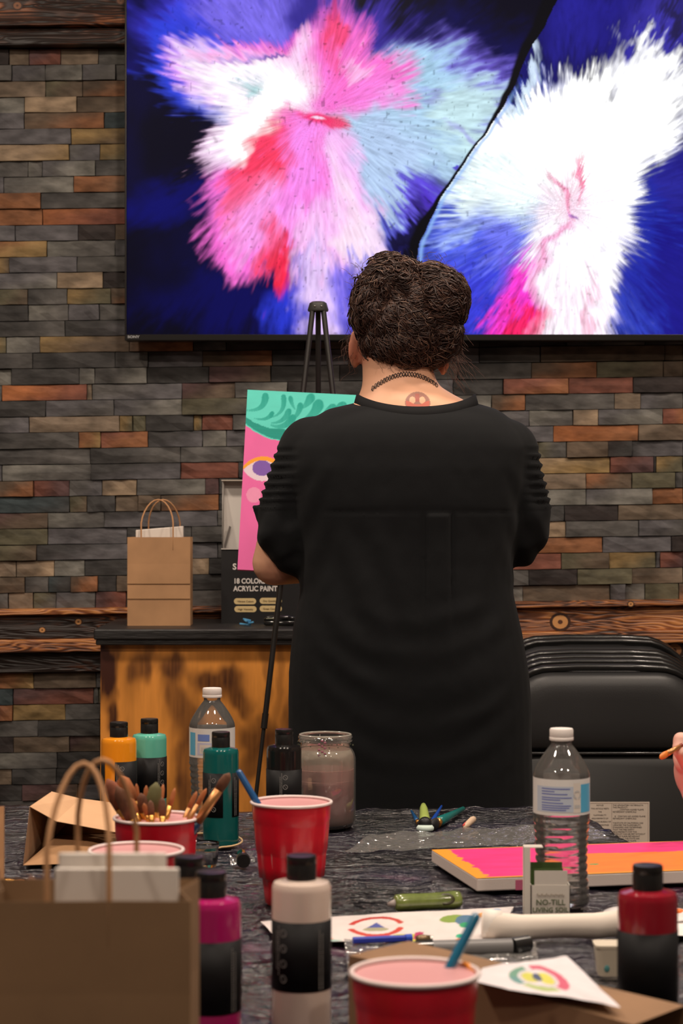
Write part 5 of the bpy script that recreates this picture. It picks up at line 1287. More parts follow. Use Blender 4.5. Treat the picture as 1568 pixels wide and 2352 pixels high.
def stickerB(u, v):
    C = np.zeros((len(u), 3)); C[:] = (.74, .69, .70); x = (u-.52)/.24; y = (v-.5)/.36; q = np.hypot(x, y); th = np.arctan2(y, x)
    C[(q > .72) & (q < 1.05) & (th > -.9) & (th < 1.6)] = (.62, .10, .16); C[(q > .72) & (q < 1.05) & (th >= 1.9)] = (.15, .32, .22); C[(q > .72) & (q < 1.05) & (th < -1.1) & (th > -2.3)] = (.40, .50, .15); C[(q > .72) & (q < 1.05) & (th < -2.4)] = (.14, .30, .28)
    C[(np.hypot((x+.28)/.30, y/.42) < 1)] = (.62, .60, .08); C[(np.hypot((x-.28)/.30, (y+.02)/.42) < 1)] = (.66, .62, .08); C[(np.hypot(x/.16, (y-.05)/.3) < 1)] = (.06, .08, .14)
    C[(q > .60) & (q < .66)] = (.55, .5, .5)
    C *= (1+.08*(fbm(u*10, v*30, 2, 4)-.5))[:, None]; return C
def onbag(a, b_, z=zt_+.002):
    p = A+dr*a+pr_*b_; return Vector((p.x, p.y, z))
o = quadsheet('sticker_sheet', [TP(1088, 2262, zt_+.003), TP(1425, 2318, zt_-.004), TP(1300, 2200, zt_+.002), TP(1108, 2226, zt_+.003)], P('sticker_paper'), 110, 80, .003, 12, colf=stickerB, fx=4, fy=3)
tag(o, 'white sticker sheet with round colourful emblem lying on the flat brown bag', 'sticker sheet')
o = quadsheet('sticker_sheet', [TP(1300, 2372, TZ+.002), TP(1460, 2392, TZ+.002), TP(1465, 2320, TZ+.003), TP(1330, 2342, TZ+.002)], P('paper_plain', (.72, .66, .64), .6), 30, 20, .004, 22)
tag(o, 'white scrap of sticker paper at the bottom edge beside the dark red bottle', 'sticker sheet')

# ------------------------------------------------------------------ fallen kraft bag, left of the brush cup
fo = TP(53, 1988)
fbg = thing('paper_bag', 'kraft paper bag lying open on its side left of the brush cup', 'paper bag', fo)
def fl(px, py, z, d=None):
    v = TP(px, py, z) if d is None else W(px, py, d); return v-fo
f0 = fl(53, 1987, TZ+.0005); f1 = fl(262, 1980, TZ+.0005)
t0 = W(68, 1852, 2.64)-fo; tn = W(129, 1886, 2.66)-fo; t1 = W(276, 1913, 2.66)-fo
u0 = W(118, 1818, 2.82)-fo; u1 = W(262, 1844, 2.86)-fo; um = W(184, 1834, 2.84)-fo
g0 = W(105, 1925, 2.72)-fo; b0 = TP(100, 1950, TZ+.0005)-fo; b1_ = TP(290, 1945, TZ+.0005)-fo
bk0 = Vector((b0.x, b0.y+.12, .0005)); bk1 = Vector((b1_.x, b1_.y+.12, .0005))
vs = [f0, f1, bk1, bk0, t0, tn, t1, u0, um, u1, g0, Vector((g0.x+.02, g0.y+.12, g0.z))]
kp = MB(); kp.add([t0, tn, t1, u1, um, u0], [(0, 1, 4, 5), (1, 2, 3, 4)]); o = kp.build('top_panel', kraft_lit, fbg); o.modifiers.new('s', 'SOLIDIFY').thickness = .0005
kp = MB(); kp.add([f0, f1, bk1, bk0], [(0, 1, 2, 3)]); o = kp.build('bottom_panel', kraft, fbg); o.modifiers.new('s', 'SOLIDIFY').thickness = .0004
kp = MB(); kp.add([t0, f0, g0, bk0, u0, Vector((g0.x+.01, g0.y+.14, g0.z+.0))], [(0, 2, 1), (0, 4, 5, 2), (1, 2, 5, 3)]); o = kp.build('side_gusset', P('kraft_shaded', (.28, .16, .085), .85), fbg); o.modifiers.new('s', 'SOLIDIFY').thickness = .0004  # darker kraft copy puts the shade of the folded gussets into colour
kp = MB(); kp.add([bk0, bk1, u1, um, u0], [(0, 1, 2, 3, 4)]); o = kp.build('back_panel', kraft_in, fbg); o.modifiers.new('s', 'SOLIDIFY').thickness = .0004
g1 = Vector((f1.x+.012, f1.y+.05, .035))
kp = MB(); kp.add([t1, f1, g1, u1, bk1, Vector((g1.x, g1.y+.12, .035))], [(0, 1, 2), (0, 2, 5, 3), (2, 1, 4, 5)]); o = kp.build('side_gusset', P('kraft_shaded'), fbg); o.modifiers.new('s', 'SOLIDIFY').thickness = .0004
l0 = W(124, 1926, 2.69)-fo; l1 = W(200, 1932, 2.68)-fo; l2 = W(278, 1946, 2.67)-fo
kp = MB(); kp.add([f0, f0.lerp(f1, .5), f1, l2, l1, l0], [(0, 1, 4, 5), (1, 2, 3, 4)]); o = kp.build('front_lip', kraft, fbg); o.modifiers.new('s', 'SOLIDIFY').thickness = .0005
# bag edge strip at the picture's left border
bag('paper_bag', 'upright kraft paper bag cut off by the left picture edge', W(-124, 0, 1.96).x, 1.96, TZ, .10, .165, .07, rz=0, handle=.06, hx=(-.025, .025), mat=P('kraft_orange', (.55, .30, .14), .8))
# big brush and blue brush handle peeking beside near bag
b0_ = TP(95, 2140, TZ+.002)
t = brush(W(72, 2014, 1.62), Vector((W(90, 2120, 1.62).x, 1.62, TZ+.003)), 'thick brown-bristled brush head standing behind the near bag', hr=.0095, hl=.022, fl=.02, br=br_b, hrad=.006)
brush(TP(60, 2024, TZ+.004), TP(-60, 2026, TZ+.004), 'bright blue brush handle lying behind the near bag', hr=.003, hl=.012, fl=.015, hm=P('handle_sky', (.01, .22, .55), .3, coat=.3), hrad=.0045)

# ------------------------------------------------------------------ the woman at the easel
D = 3.5; SP = F/D
def q(px, py, dd=0.): v = W(px, py, D); return Vector((v.x, D+dd, v.z))
def zz(py): return CZ-(py-HY)/SP
def xx(px): return (px-CX)/SP
org = Vector((xx(942), D, 0))
wo = thing('person', 'woman seen from behind in a loose black short-sleeved shirt painting at the easel', 'person', org)
def R(px, py, dy, rx, ry): return (xx(px)-org.x, dy, zz(py), rx, ry)
def Q(px, py, dd=0.): return q(px, py, dd)-org
skin_c = (.74, .40, .255)
skinm = P('skin', skin_c, .5, sss=.0, bump=.12, bs=160, bdist=.0008, attr=1, spec=.35)
B = MB()
# torso, neck
B.loft([R(950, 1700, .01, .17, .12), R(948, 1500, 0, .17, .12), R(945, 1300, 0, .155, .12), R(945, 1150, 0, .16, .115), R(948, 1050, 0, .165, .105), R(950, 1000, 0, .16, .095),
        R(951, 968, -.002, .142, .090), R(950, 945, -.002, .118, .084), R(945, 925, .0, .098, .078), R(932, 905, .006, .080, .072), R(922, 888, .012, .068, .066), R(917, 870, .016, .063, .063), R(914, 845, .02, .061, .062), R(914, 800, .026, .060, .064)], 32)
# head (facing away, a little turned and tilted)
Mh = Matrix.Rotation(math.radians(7), 4, 'Y') @ Matrix.Rotation(math.radians(-12), 4, 'Z')
hc = Q(922, 738, .035)
B.ball(hc, (.074, .093, .094), 26, Mh); B.ball(hc+Mh @ Vector((0, .028, -.052)), (.056, .066, .062), 20, Mh); B.ball(hc+Mh @ Vector((0, .062, -.098)), (.028, .026, .022), 14, Mh)
nz = hc+Mh @ Vector((0, .098, -.040)); B.tube([hc+Mh @ Vector((0, .088, -.012)), hc+Mh @ Vector((0, .100, -.032)), hc+Mh @ Vector((0, .110, -.047)), hc+Mh @ Vector((0, .098, -.054))], [.007, .009, .012, .010], 10)
B.ball(hc+Mh @ Vector((0, .092, -.074)), (.022, .010, .006), 10, Mh); B.ball(hc+Mh @ Vector((0, .091, -.084)), (.019, .010, .007), 10, Mh)
for sx in (-1, 1):
    B.ball(hc+Mh @ Vector((sx*.032, .078, -.052)), (.022, .018, .018), 10, Mh); B.tube([hc+Mh @ Vector((sx*.012, .089, -.004)), hc+Mh @ Vector((sx*.045, .077, -.002))], .007, 8)
# arms: upper arm, elbow, forearm, palm, fingers
def arm(sh, el, wr, hand_dir, side):
    B.tube([sh, sh.lerp(el, .35), sh.lerp(el, .8), el], [.056, .052, .047, .040], 18); B.ball(el, .0405, 16)
    B.tube([el, el.lerp(wr, .3), el.lerp(wr, .75), wr], [.040, .041, .030, .024], 18); B.ball(wr, .0245, 12)
    hd = hand_dir.normalized(); lat = hd.cross(Vector((0, 0, 1))).normalized(); up = lat.cross(hd).normalized()
    pc = wr+hd*.045; Mp = Matrix((lat, hd, up)).transposed().to_4x4(); B.ball(pc, (.036, .052, .015), 16, Mp)
    for i, (o_, ln) in enumerate(((-.027, .058), (-.009, .070), (.009, .067), (.026, .052))):
        k0 = wr+hd*.078+lat*o_; k1 = k0+hd*ln*.45-up*.004; k2 = k1+hd*ln*.3-up*.014; k3 = k2+hd*ln*.15-up*.016
        B.tube([k0-hd*.02, k0, k1, k2, k3], [.009, .009, .0082, .0075, .0062], 9); B.ball(k3, .0062, 8)
    th0 = wr+hd*.025+lat*(-side)*.025; th1 = th0+hd*.028+lat*(-side)*.026-up*.008; th2 = th1+hd*.03+lat*(-side)*.004-up*.010
    B.tube([th0, th1, th2], [.013, .010, .008], 9); B.ball(th2, .008, 8)
    return wr, hd, lat, up
arm(Q(735, 1050, .02), Q(630, 1293, .035), Q(790, 1285, .26), Vector((.25, .9, .35)), -1)
arm(Q(1140, 1050, .02), Q(1182, 1250, .03), Q(1075, 1200, .24), Vector((-.3, .9, .3)), 1)
# ears
for (px, py, sg, w, tl) in ((817, 797, -1, .5, 6), (1016, 814, 1, .45, -8)):
    c = Q(px, py, .03); Me = Matrix.Rotation(math.radians(tl), 4, 'Y') @ Matrix.Rotation(math.radians(sg*38), 4, 'Z')
    pts = []
    for k in range(15):
        a = -2.2+4.7*k/14 if sg < 0 else -2.2+4.7*k/14
        pts.append(c+Me @ Vector((sg*.002, -.013*math.cos(a)*1.0+.002, .029*math.sin(a)+.004)))
    B.tube(pts, [.0045]*3+[.0056]*9+[.0050]*3, 8)
    B.ball(c+Me @ Vector((-sg*.003, .004, .002)), (.0058, .017, .028), 12, Me); B.ball(c+Me @ Vector((0, .002, -.026)), (.006, .0085, .0095), 12, Me)
# legs
for sx in (-1, 1):
    h_ = Vector((sx*.085, .01, .80)); kn = Vector((sx*.10, .0, .46)); an = Vector((sx*.105, .03, .085))
    B.tube([h_, h_.lerp(kn, .5), kn, kn.lerp(an, .35), an], [.10, .085, .06, .056, .036], 18)
    B.tube([an+Vector((0, -.04, -.045)), an+Vector((0, .04, -.05)), an+Vector((0, .13, -.062)), an+Vector((0, .17, -.066))], [.032, .034, .028, .02], 12)
def skcol(co):
    C = np.zeros((len(co), 3)); C[:] = skin_c
    n = fbm(co[:, 0]*30+5, co[:, 2]*30, 3, 2); C *= (1+.16*(n-.5))[:, None]
    ex = co[:, 0]+org.x; z = co[:, 2]
    for (px, py) in ((822, 796), (1014, 812)):
        d_ = np.hypot(ex-xx(px), (z-zz(py))); m_ = (1-sm(.02, .04, d_))[:, None]*.75; C = C*(1-m_)+np.array((.50, .15, .095))*m_
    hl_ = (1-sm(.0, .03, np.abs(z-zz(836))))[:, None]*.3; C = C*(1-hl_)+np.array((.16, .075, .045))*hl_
    d_ = np.hypot(ex-xx(640), z-zz(1335)); m_ = (1-sm(.02, .05, d_))[:, None]*.35; C = C*(1-m_)+np.array((.50, .17, .11))*m_
    return C
body = remesh('body', B, .0042, skinm, wo, smooth=5, colf=skcol)
# trousers and shoes
T = MB()
T.loft([(0, .01, .62, .185, .135), (0, .01, .80, .192, .145), (0, .005, .95, .180, .14), (0, 0, 1.0, .17, .13)], 28)
for sx in (-1, 1):
    T.tube([(sx*.088, .01, .74), (sx*.10, .0, .46), (sx*.105, .015, .25), (sx*.107, .03, .10)], [.105, .078, .070, .062], 20)
remesh('trousers', T, .009, P('black_trousers', (.008, .008, .009), .9, spec=.2), wo, smooth=3)
for sx in (-1, 1):
    s_ = MB(); s_.loft([(sx*.105, .06, .001, .043, .128), (sx*.105, .06, .020, .045, .130), (sx*.105, .055, .045, .041, .118), (sx*.105, .02, .075, .038, .075), (sx*.105, .0, .10, .040, .048)], 22)
    s_.build('shoe', P('shoe_black', (.015, .015, .015), .5), wo, smooth=True)
# shirt
H = MB()
H.loft([R(950, 2040, 0, .212, .150), R(942, 1850, 0, .2095, .155), R(941, 1620, 0, .2085, .158), R(938, 1540, 0, .204, .158), R(934, 1440, 0, .1955, .155), R(933, 1360, 0, .182, .150), R(934, 1300, 0, .181, .146), R(934, 1230, 0, .190, .143),
        R(935, 1150, -.004, .200, .140), R(936, 1080, -.006, .208, .134), R(938, 1030, -.006, .208, .126), R(940, 1000, -.006, .196, .119), R(942, 980, -.005, .182, .112), R(945, 965, -.004, .168, .103), R(946, 953, .000, .160, .093), R(946, 940, .003, .145, .079), R(952, 928, .008, .112, .050), R(952, 920, .01, .09, .034)], 40, p=2.2)
def sleeve(pts, rs): H.tube(pts, rs, 26); H.ball(pts[0], rs[0]*.99, 20)
sleeve([Q(718, 1035, .0), Q(692, 1105, .0), Q(664, 1180, .005), Q(662, 1225, .0), Q(680, 1266, .0)], [.060, .057, .056, .056, .048])
sleeve([Q(1158, 1040, .0), Q(1172, 1110, .0), Q(1190, 1180, .005), Q(1192, 1220, .02), Q(1192, 1252, .035)], [.060, .058, .057, .056, .045])
H.ball(Q(682, 1270, .0), .0425, 20); H.ball(Q(1192, 1250, .03), .041, 20)
H.tube([Q(604, 1185, .02), Q(592, 1170, .018), Q(579, 1163, .015)], [.02, .012, .004], 12)
def drape(co, no):
    px = CX+(co[:, 0]+org.x)*SP; py = HY-(co[:, 2]-CZ)*SP
    back = np.clip(-no[:, 1], 0, 1)
    d = np.zeros(len(co))
    # gathered shoulder seams
    side = np.maximum(sm(690, 640, px) if False else (1-sm(640, 700, px)), sm(1185, 1235, px))
    d += .0030*np.sin(py/19.*2*math.pi+1.5*np.sin(py/31.))*side*sm(1015, 1045, py)*(1-sm(1150, 1180, py))
    # yoke seam
    d -= .0022*np.exp(-((py-1174-(px-940)**2*.00004)/3.5)**2)*back*(1-sm(190, 240, np.abs(px-965)))
    # box pleat below the yoke
    pl = sm(1176, 1184, py)*(1-sm(1300, 1480, py))*back
    d += .0035*((1-sm(24, 30, np.abs(px-997))))*pl
    d -= .004*np.exp(-((np.abs(px-997)-31)/5.)**2)*pl
    # hanging folds radiating from the pleat and armholes
    f1 = np.sin((py-1480+.0024*(px-960)**2)/62*2*math.pi/1.3+.6*np.sin(px/70.))
    d += .0026*(fbm(px/120, py/90, 2, 44)**1.5)*f1*sm(1330, 1420, py)*(1-sm(1700, 1800, py))*back*(1-sm(200, 260, np.abs(px-945)))
    f2 = np.sin((np.abs(px-960)+.42*(py-1180))/44.*2*math.pi/2)
    d += .0020*f2*sm(1185, 1260, py)*(1-sm(1400, 1500, py))*back*sm(50, 110, np.abs(px-990))
    f3 = np.sin((px-.5*(py-1050))/30.*2*math.pi/2)*sm(1130, 1180, px)+np.sin((px+.5*(py-1050))/34.*2*math.pi/2)*(1-sm(720, 790, px))
    d += .0016*f3*sm(1050, 1110, py)*(1-sm(1330, 1380, py))
    d += .0035*(fbm(px/80, py/110, 3, 3)-.5)+.0006*(fbm(px/22, py/26, 3, 8)-.5)
    d *= sm(985, 1030, py)
    return co+no*d[:, None]
shm = P('black_shirt_cloth', (.0072, .0078, .0088), .88, bump=.25, bs=700, bdist=.0004, sheen=.03, spec=.18)
for sx, a_, b_ in ((-1, 735, 800), (1, 1140, 1085)):
    for yy_, r_ in ((1040, .062), (1090, .060), (1140, .058)):
        H.tube([Q(a_-sx*0, yy_, -.012), Q(b_, yy_+12, -.045)], [r_, r_*1.1], 20); H.ball(Q(a_, yy_, -.012), r_, 18); H.ball(Q(b_, yy_+12, -.045), r_*1.1, 18)
H.ball(Q(706, 1268, .01), .047, 20)
shirt = remesh('shirt', H, .0045, shm, wo, smooth=14, disp=drape)
# neck band
nb = MB(); rings = []; n = 60
vs = []; fs = []
for k in range(n):
    a = 2*math.pi*k/n; c_, s_ = math.cos(a), math.sin(a)     # s_=-1 is the back
    bx = xx(955)-org.x+.098*c_; by = -.004+.088*s_+(.0 if s_ < 0 else 0)
    zb = zz(921)-(.026 if s_ < 0 else .05)*abs(s_)**1.5
    for (o_, dz) in ((0., .011), (.004, .0115), (.0095, -.009), (.006, -.013), (0, -.010)):
        vs.append((bx+o_*c_*1.0, by+o_*s_, zb+dz))
for k in range(n):
    j = (k+1) % n
    for i in range(5):
        i2 = (i+1) % 5; fs.append((k*5+i, j*5+i, j*5+i2, k*5+i2))
mesh('neck_band', vs, fs, P('band_cloth', (.010, .010, .011), .85, spec=.2), shirt, True)
# project helper
from mathutils.bvhtree import BVHTree
dgx = bpy.context.evaluated_depsgraph_get()
bvh = BVHTree.FromPolygons([v.co for v in body.data.vertices], [tuple(p.vertices) for p in body.data.polygons])
def onskin(px, py, off=.0005):
    p = Vector((xx(px)-org.x, -1, zz(py))); h = bvh.ray_cast(p, Vector((0, 1, 0)))
    if h[0] is None: return None
    return h[0]+h[1]*off
# tattoo
n = 44; vs = []; cs = []; idx = {}
gy = np.array((.20, .115, .10)); rd = np.array((.48, .10, .075)); skn = np.array(skin_c)
for j in range(n):
    for i in range(n):
        u = (i/(n-1)-.5)*2; v = (j/(n-1)-.5)*2; r = math.hypot(u, v)
        if r > 1.02: continue
        h = onskin(955+28.5*u, 931-26*v, .0004)
        if h is None: continue
        c = skn.copy()
        if r > .93: c = gy*.9+skn*.25
        elif v < .02-.18*math.cos(u*3): c = rd*.9+skn*.1
        elif math.hypot((u+.42)/.24, (v-.22)/.32) < 1 or math.hypot((u-.36)/.24, (v-.22)/.32) < 1: c = skn*.95
        else: c = gy*.75+rd*.15+skn*.12
        if abs(u+.02) < .16 and v > .1 and v < .8: c = rd*.55+gy*.45
        idx[(i, j)] = len(vs); vs.append(h); cs.append(tuple(c))
fs = [(idx[(i, j)], idx[(i+1, j)], idx[(i+1, j+1)], idx[(i, j+1)]) for j in range(n-1) for i in range(n-1) if all(k in idx for k in ((i, j), (i+1, j), (i+1, j+1), (i, j+1)))]
o = mesh('tattoo', vs, fs, P('ink_skin', (.5, .5, .5), .5, attr=1, spec=.3), wo, True, cs); o['label'] = 'round red and grey tattoo'
# choker : woven loops
ck = MB()
def ckp(t, amp, ph):   # t 0..1 along the visible back
    px = 853+(1003-853)*t; base = 904-36*math.sin(math.pi*min(max((t*.93+.03), 0), 1))**.8+(-8*t)
    return px, base
N_ = 150
for ph in (0, math.pi):
    pts = []
    for k in range(N_+1):
        t = k/N_; px, py = ckp(t, 0, 0); p = onskin(px, py+5.5*math.sin(t*2*math.pi*12+ph), .0012+.0006*math.cos(t*2*math.pi*34+ph))
        if p is not None: pts.append(p)
    ck.tube(pts, .00055, 5)
for ph in (1.4,):
    pts = []
    for k in range(N_+1):
        t = k/N_; px, py = ckp(t, 0, 0); p = onskin(px, py+2.6*math.sin(t*2*math.pi*17+ph)+2*math.sin(t*2*math.pi*8.5), .0014)
        if p is not None: pts.append(p)
    ck.tube(pts, .0004, 5)
pts = []
for k in range(30):
    a = -.25+(math.pi+.5)*k/29; pts.append(Q(925, 905, .012)+Vector((.073*math.cos(a), .072*math.sin(a), -.004*math.sin(a))))
ck.tube(pts, .001, 5)
ck.build('choker', P('choker_black', (.012, .008, .008), .4), wo, smooth=True)['label'] = 'black woven choker necklace'
# hair mass
Hm = MB()
Hm.ball(Q(935, 742, .03), (.082, .100, .084), 26)
Hm.ball(Q(898, 662, .012), (.060, .078, .057), 22)
Hm.ball(Q(1008, 695, .01), (.047, .075, .060), 22); Hm.ball(Q(990, 655, .02), (.040, .07, .035), 18)
Hm.ball(Q(955, 690, .02), (.062, .080, .048), 22)
Hm.ball(Q(872, 712, .02), (.052, .078, .062), 20)
Hm.ball(Q(1012, 762, .02), (.035, .070, .055), 20)
Hm.ball(Q(930, 796, .0), (.062, .066, .040), 20)
Hm.ball(Q(875, 775, .02), (.036, .06, .048), 16)
Hm.ball(Q(985, 812, .02), (.032, .055, .026), 16)
def hairdisp(co, no):
    px = CX+(co[:, 0]+org.x)*SP; py = HY-(co[:, 2]-CZ)*SP; yy = co[:, 1]*SP
    th = np.arctan2(px-905, py-640)
    a = fbm(th*6+py/200, np.hypot(px-905, py-640)/40+yy/80, 4, 5)
    b_ = fbm(px/17+yy/30, py/24, 3, 12)
    d = .013*(a-.5)+.008*(b_-.5)
    hole = np.exp(-(((px-893)/32)**2+((py-668)/36)**2))*np.clip(-no[:, 1], 0, 1)
    d -= .011*hole
    part = np.exp(-((px-955-(py-640)*.35)/9)**2)*(py < 730)*np.clip(-no[:, 1], 0, 1); d -= .008*part
    return co+no*d[:, None]
hrm = bpy.data.materials.new('hair'); hrm.use_nodes = True; Nn = hrm.node_tree.nodes; Ll = hrm.node_tree.links; hb_ = Nn['Principled BSDF']
tc = Nn.new('ShaderNodeTexCoord'); nz_ = Nn.new('ShaderNodeTexNoise'); nz_.inputs['Scale'].default_value = 55; nz_.inputs['Detail'].default_value = 6; Ll.new(tc.outputs['Object'], nz_.inputs['Vector'])
cr = Nn.new('ShaderNodeValToRGB'); cr.color_ramp.elements[0].position = .35; cr.color_ramp.elements[0].color = (.010, .005, .0045, 1); cr.color_ramp.elements[1].position = .75; cr.color_ramp.elements[1].color = (.06, .030, .021, 1)
Ll.new(nz_.outputs['Fac'], cr.inputs[0]); Ll.new(cr.outputs[0], hb_.inputs['Base Color']); hb_.inputs['Roughness'].default_value = .5; hb_.inputs['Specular IOR Level'].default_value = .3
hair = remesh('hair', Hm, .004, hrm, wo, smooth=3, disp=hairdisp)
hv = BVHTree.FromPolygons([v.co for v in hair.data.vertices], [tuple(p.vertices) for p in hair.data.polygons])
rg = random.Random(21)
def strand_bundle(name, cnt, mat, seed, wr, mode):
    rg = random.Random(seed); mb = MB()
    c0 = Q(930, 735, .03)
    k = 0
    while k < cnt:
        k += 1
        if mode == 'surf':
            px = rg.uniform(798, 1078); py = rg.uniform(588, 850)
            p = Vector((xx(px)-org.x, -1, zz(py))); h = hv.ray_cast(p, Vector((0, 1, 0)))
            if h[0] is None: continue
            p = h[0]; pts = []; ph = rg.uniform(0, 6.28); curl = rg.uniform(.12, .62); ln = rg.randint(12, 28)
            if mat is not h1 and math.hypot((px-893)/34, (py-672)/40) < 1 and rg.random() < .85: continue  # lighter strands thinned here, painting the hollow dark as in shade
            tgt = Q(893, 655, -.05) if p.z < zz(660) and rg.random() < .75 else Q(1060, 760, -.02)
            pos = p.copy(); lift = rg.uniform(.0004, .0075)**1
            for s_ in range(ln):
                nr = hv.find_nearest(pos); base, nn_ = nr[0], nr[1]
                pts.append(base+nn_*(lift+.0012*math.sin(s_*.9+ph)))
                dr_ = (tgt-base); dr_ = dr_-nn_*dr_.dot(nn_)
                if dr_.length < 1e-4: break
                dr_.normalize(); sd = nn_.cross(dr_)
                ang = 1.7*curl*math.sin(s_*.36+ph)+.45
                pos = base+(dr_*math.cos(ang)+sd*math.sin(ang))*.0058
            if len(pts) > 3: mb.tube(pts, [wr*.5]+[wr]*(len(pts)-2)+[wr*.2], 3, cap=False)
    return mb.build(name, mat, hair, smooth=True)
h1 = P('strand_dark', (.028, .0135, .011), .45, spec=.4); h2 = P('strand_brown', (.12, .060, .043), .42, spec=.5); h3 = P('strand_sheen', (.34, .21, .15), .45, spec=.5)  # hair tones, the lighter ones also carry its sheen as colour
for (nm, c_, m_, s_, w_) in (('strands', 1500, h1, 1, .0012), ('strands', 1500, h2, 2, .0005), ('strands', 260, h3, 3, .00042)):
    strand_bundle(nm, c_, m_, s_, w_, 'surf')['kind'] = 'stuff'
# flyaway curls
fw = MB(); rg = random.Random(9)
def curl(px, py, dx, dy, n, amp, w=.00035, dd=.0, tw=1.2):
    pts = []; ph = rg.uniform(0, 6)
    for k in range(n):
        t = k/(n-1); pts.append(Q(px+dx*t+amp*math.sin(ph+t*6*tw)*t, py+dy*t+amp*math.cos(ph+t*5*tw)*t, dd+rg.uniform(-.002, .002)))
    fw.tube(pts, [w]*(n-1)+[w*.3], 3, cap=False)
for k in range(34): curl(rg.uniform(815, 850), rg.uniform(625, 700), rg.uniform(-28, -6), rg.uniform(-25, 28), 12, rg.uniform(3, 12), dd=rg.uniform(-.02, .05))
for k in range(60): curl(rg.uniform(850, 1040), rg.uniform(592, 625), rg.uniform(-22, 26), rg.uniform(-28, -4), 10, rg.uniform(2, 7), dd=rg.uniform(-.02, .05))
for k in range(55): curl(rg.uniform(1040, 1066), rg.uniform(620, 780), rg.uniform(2, 24), rg.uniform(-20, 45), 12, rg.uniform(2, 8), dd=rg.uniform(-.02, .05))
for k in range(60): curl(rg.uniform(1010, 1055), rg.uniform(780, 830), rg.uniform(5, 52), rg.uniform(10, 85), 14, rg.uniform(3, 12), w=.00028, dd=rg.uniform(-.01, .05), tw=1.8)
for k in range(34): curl(rg.uniform(800, 822), rg.uniform(740, 790), rg.uniform(-30, -2), rg.uniform(20, 100), 14, rg.uniform(3, 10), w=.00028, dd=rg.uniform(.02, .06), tw=1.6)
for k in range(8): curl(rg.uniform(860, 985), rg.uniform(835, 846), rg.uniform(-8, 12), rg.uniform(5, 22), 8, 3, w=.0003, dd=-.045)
fw.build('flyaway_strands', h2, hair, smooth=True)['kind'] = 'stuff'

# ------------------------------------------------------------------ the second person, only a hand in the picture
ho = Vector((.98, 2.28, 0)); hs = ho.copy()
hp = thing('person', 'second person whose hand with an orange-tipped brush reaches in at the right edge', 'person', ho)
def HQ(px, py, d=2.72): return W(px, py, d)-hs
G = MB()
wr = HQ(1622, 1850, 2.70); el = Vector((.74, 2.55, .80))-hs; sh = Vector((.94, 2.45, 1.03))-hs
G.tube([sh, sh.lerp(el, .5), el], [.052, .046, .040], 18); G.ball(el, .0405, 14); G.ball(sh, .054, 14)
G.tube([el, el.lerp(wr, .35), wr], [.040, .038, .025], 20)
G.tube([wr, HQ(1612, 1800), HQ(1600, 1755)], [.027, .032, .030], 18, flat=.75)
G.ball(HQ(1598, 1770), (.030, .034, .040), 18)
G.tube([HQ(1592, 1742, 2.70), HQ(1580, 1712, 2.69), HQ(1563, 1700, 2.68), HQ(1557, 1722, 2.672)], [.0125, .012, .0115, .009], 12); G.ball(HQ(1563, 1700, 2.68), .0118, 12); G.ball(HQ(1557, 1724, 2.672), .009, 10)
G.tube([HQ(1602, 1748, 2.72), HQ(1576, 1735, 2.72), HQ(1560, 1738, 2.71), HQ(1562, 1756, 2.70)], [.012, .0115, .011, .009], 12); G.ball(HQ(1562, 1757, 2.70), .009, 10)
G.tube([HQ(1600, 1770, 2.735), HQ(1574, 1762, 2.735), HQ(1562, 1768, 2.725), HQ(1568, 1784, 2.715)], [.0115, .011, .0105, .0085], 12); G.ball(HQ(1568, 1785, 2.715), .0085, 10)
G.tube([HQ(1604, 1792, 2.74), HQ(1582, 1788, 2.74), HQ(1573, 1793, 2.73), HQ(1579, 1806, 2.72)], [.0105, .010, .0095, .0078], 12); G.ball(HQ(1579, 1807, 2.72), .0078, 10)
G.tube([HQ(1610, 1800, 2.70), HQ(1590, 1765, 2.685), HQ(1573, 1742, 2.675), HQ(1562, 1728, 2.668)], [.015, .0135, .0115, .009], 12); G.ball(HQ(1562, 1728, 2.668), .009, 10)
V = lambda x, y, z: Vector((x, y, z))
# other arm resting on the thigh, with its fingers
s2, e2, w2_ = V(-.03, -.17, 1.03), V(-.12, -.24, .78), V(-.29, -.14, .64)
G.tube([s2, s2.lerp(e2, .5), e2], [.052, .046, .040], 18); G.ball(s2, .054, 14); G.ball(e2, .0405, 14); G.tube([e2, e2.lerp(w2_, .4), w2_], [.040, .037, .025], 18)
hd = V(-.8, .35, -.35).normalized(); lat = hd.cross(V(0, 0, 1)).normalized(); up = lat.cross(hd).normalized()
G.ball(w2_+hd*.045, (.040, .036, .020), 14)
for o_, ln in ((-.027, .058), (-.009, .070), (.009, .067), (.026, .052)):
    k0 = w2_+hd*.075+lat*o_; G.tube([k0-hd*.02, k0, k0+hd*ln*.5-up*.006, k0+hd*ln-up*.020], [.009, .009, .0082, .0065], 9)
G.tube([w2_+hd*.025+lat*.025, w2_+hd*.05+lat*.05, w2_+hd*.075+lat*.055], [.013, .010, .008], 9)
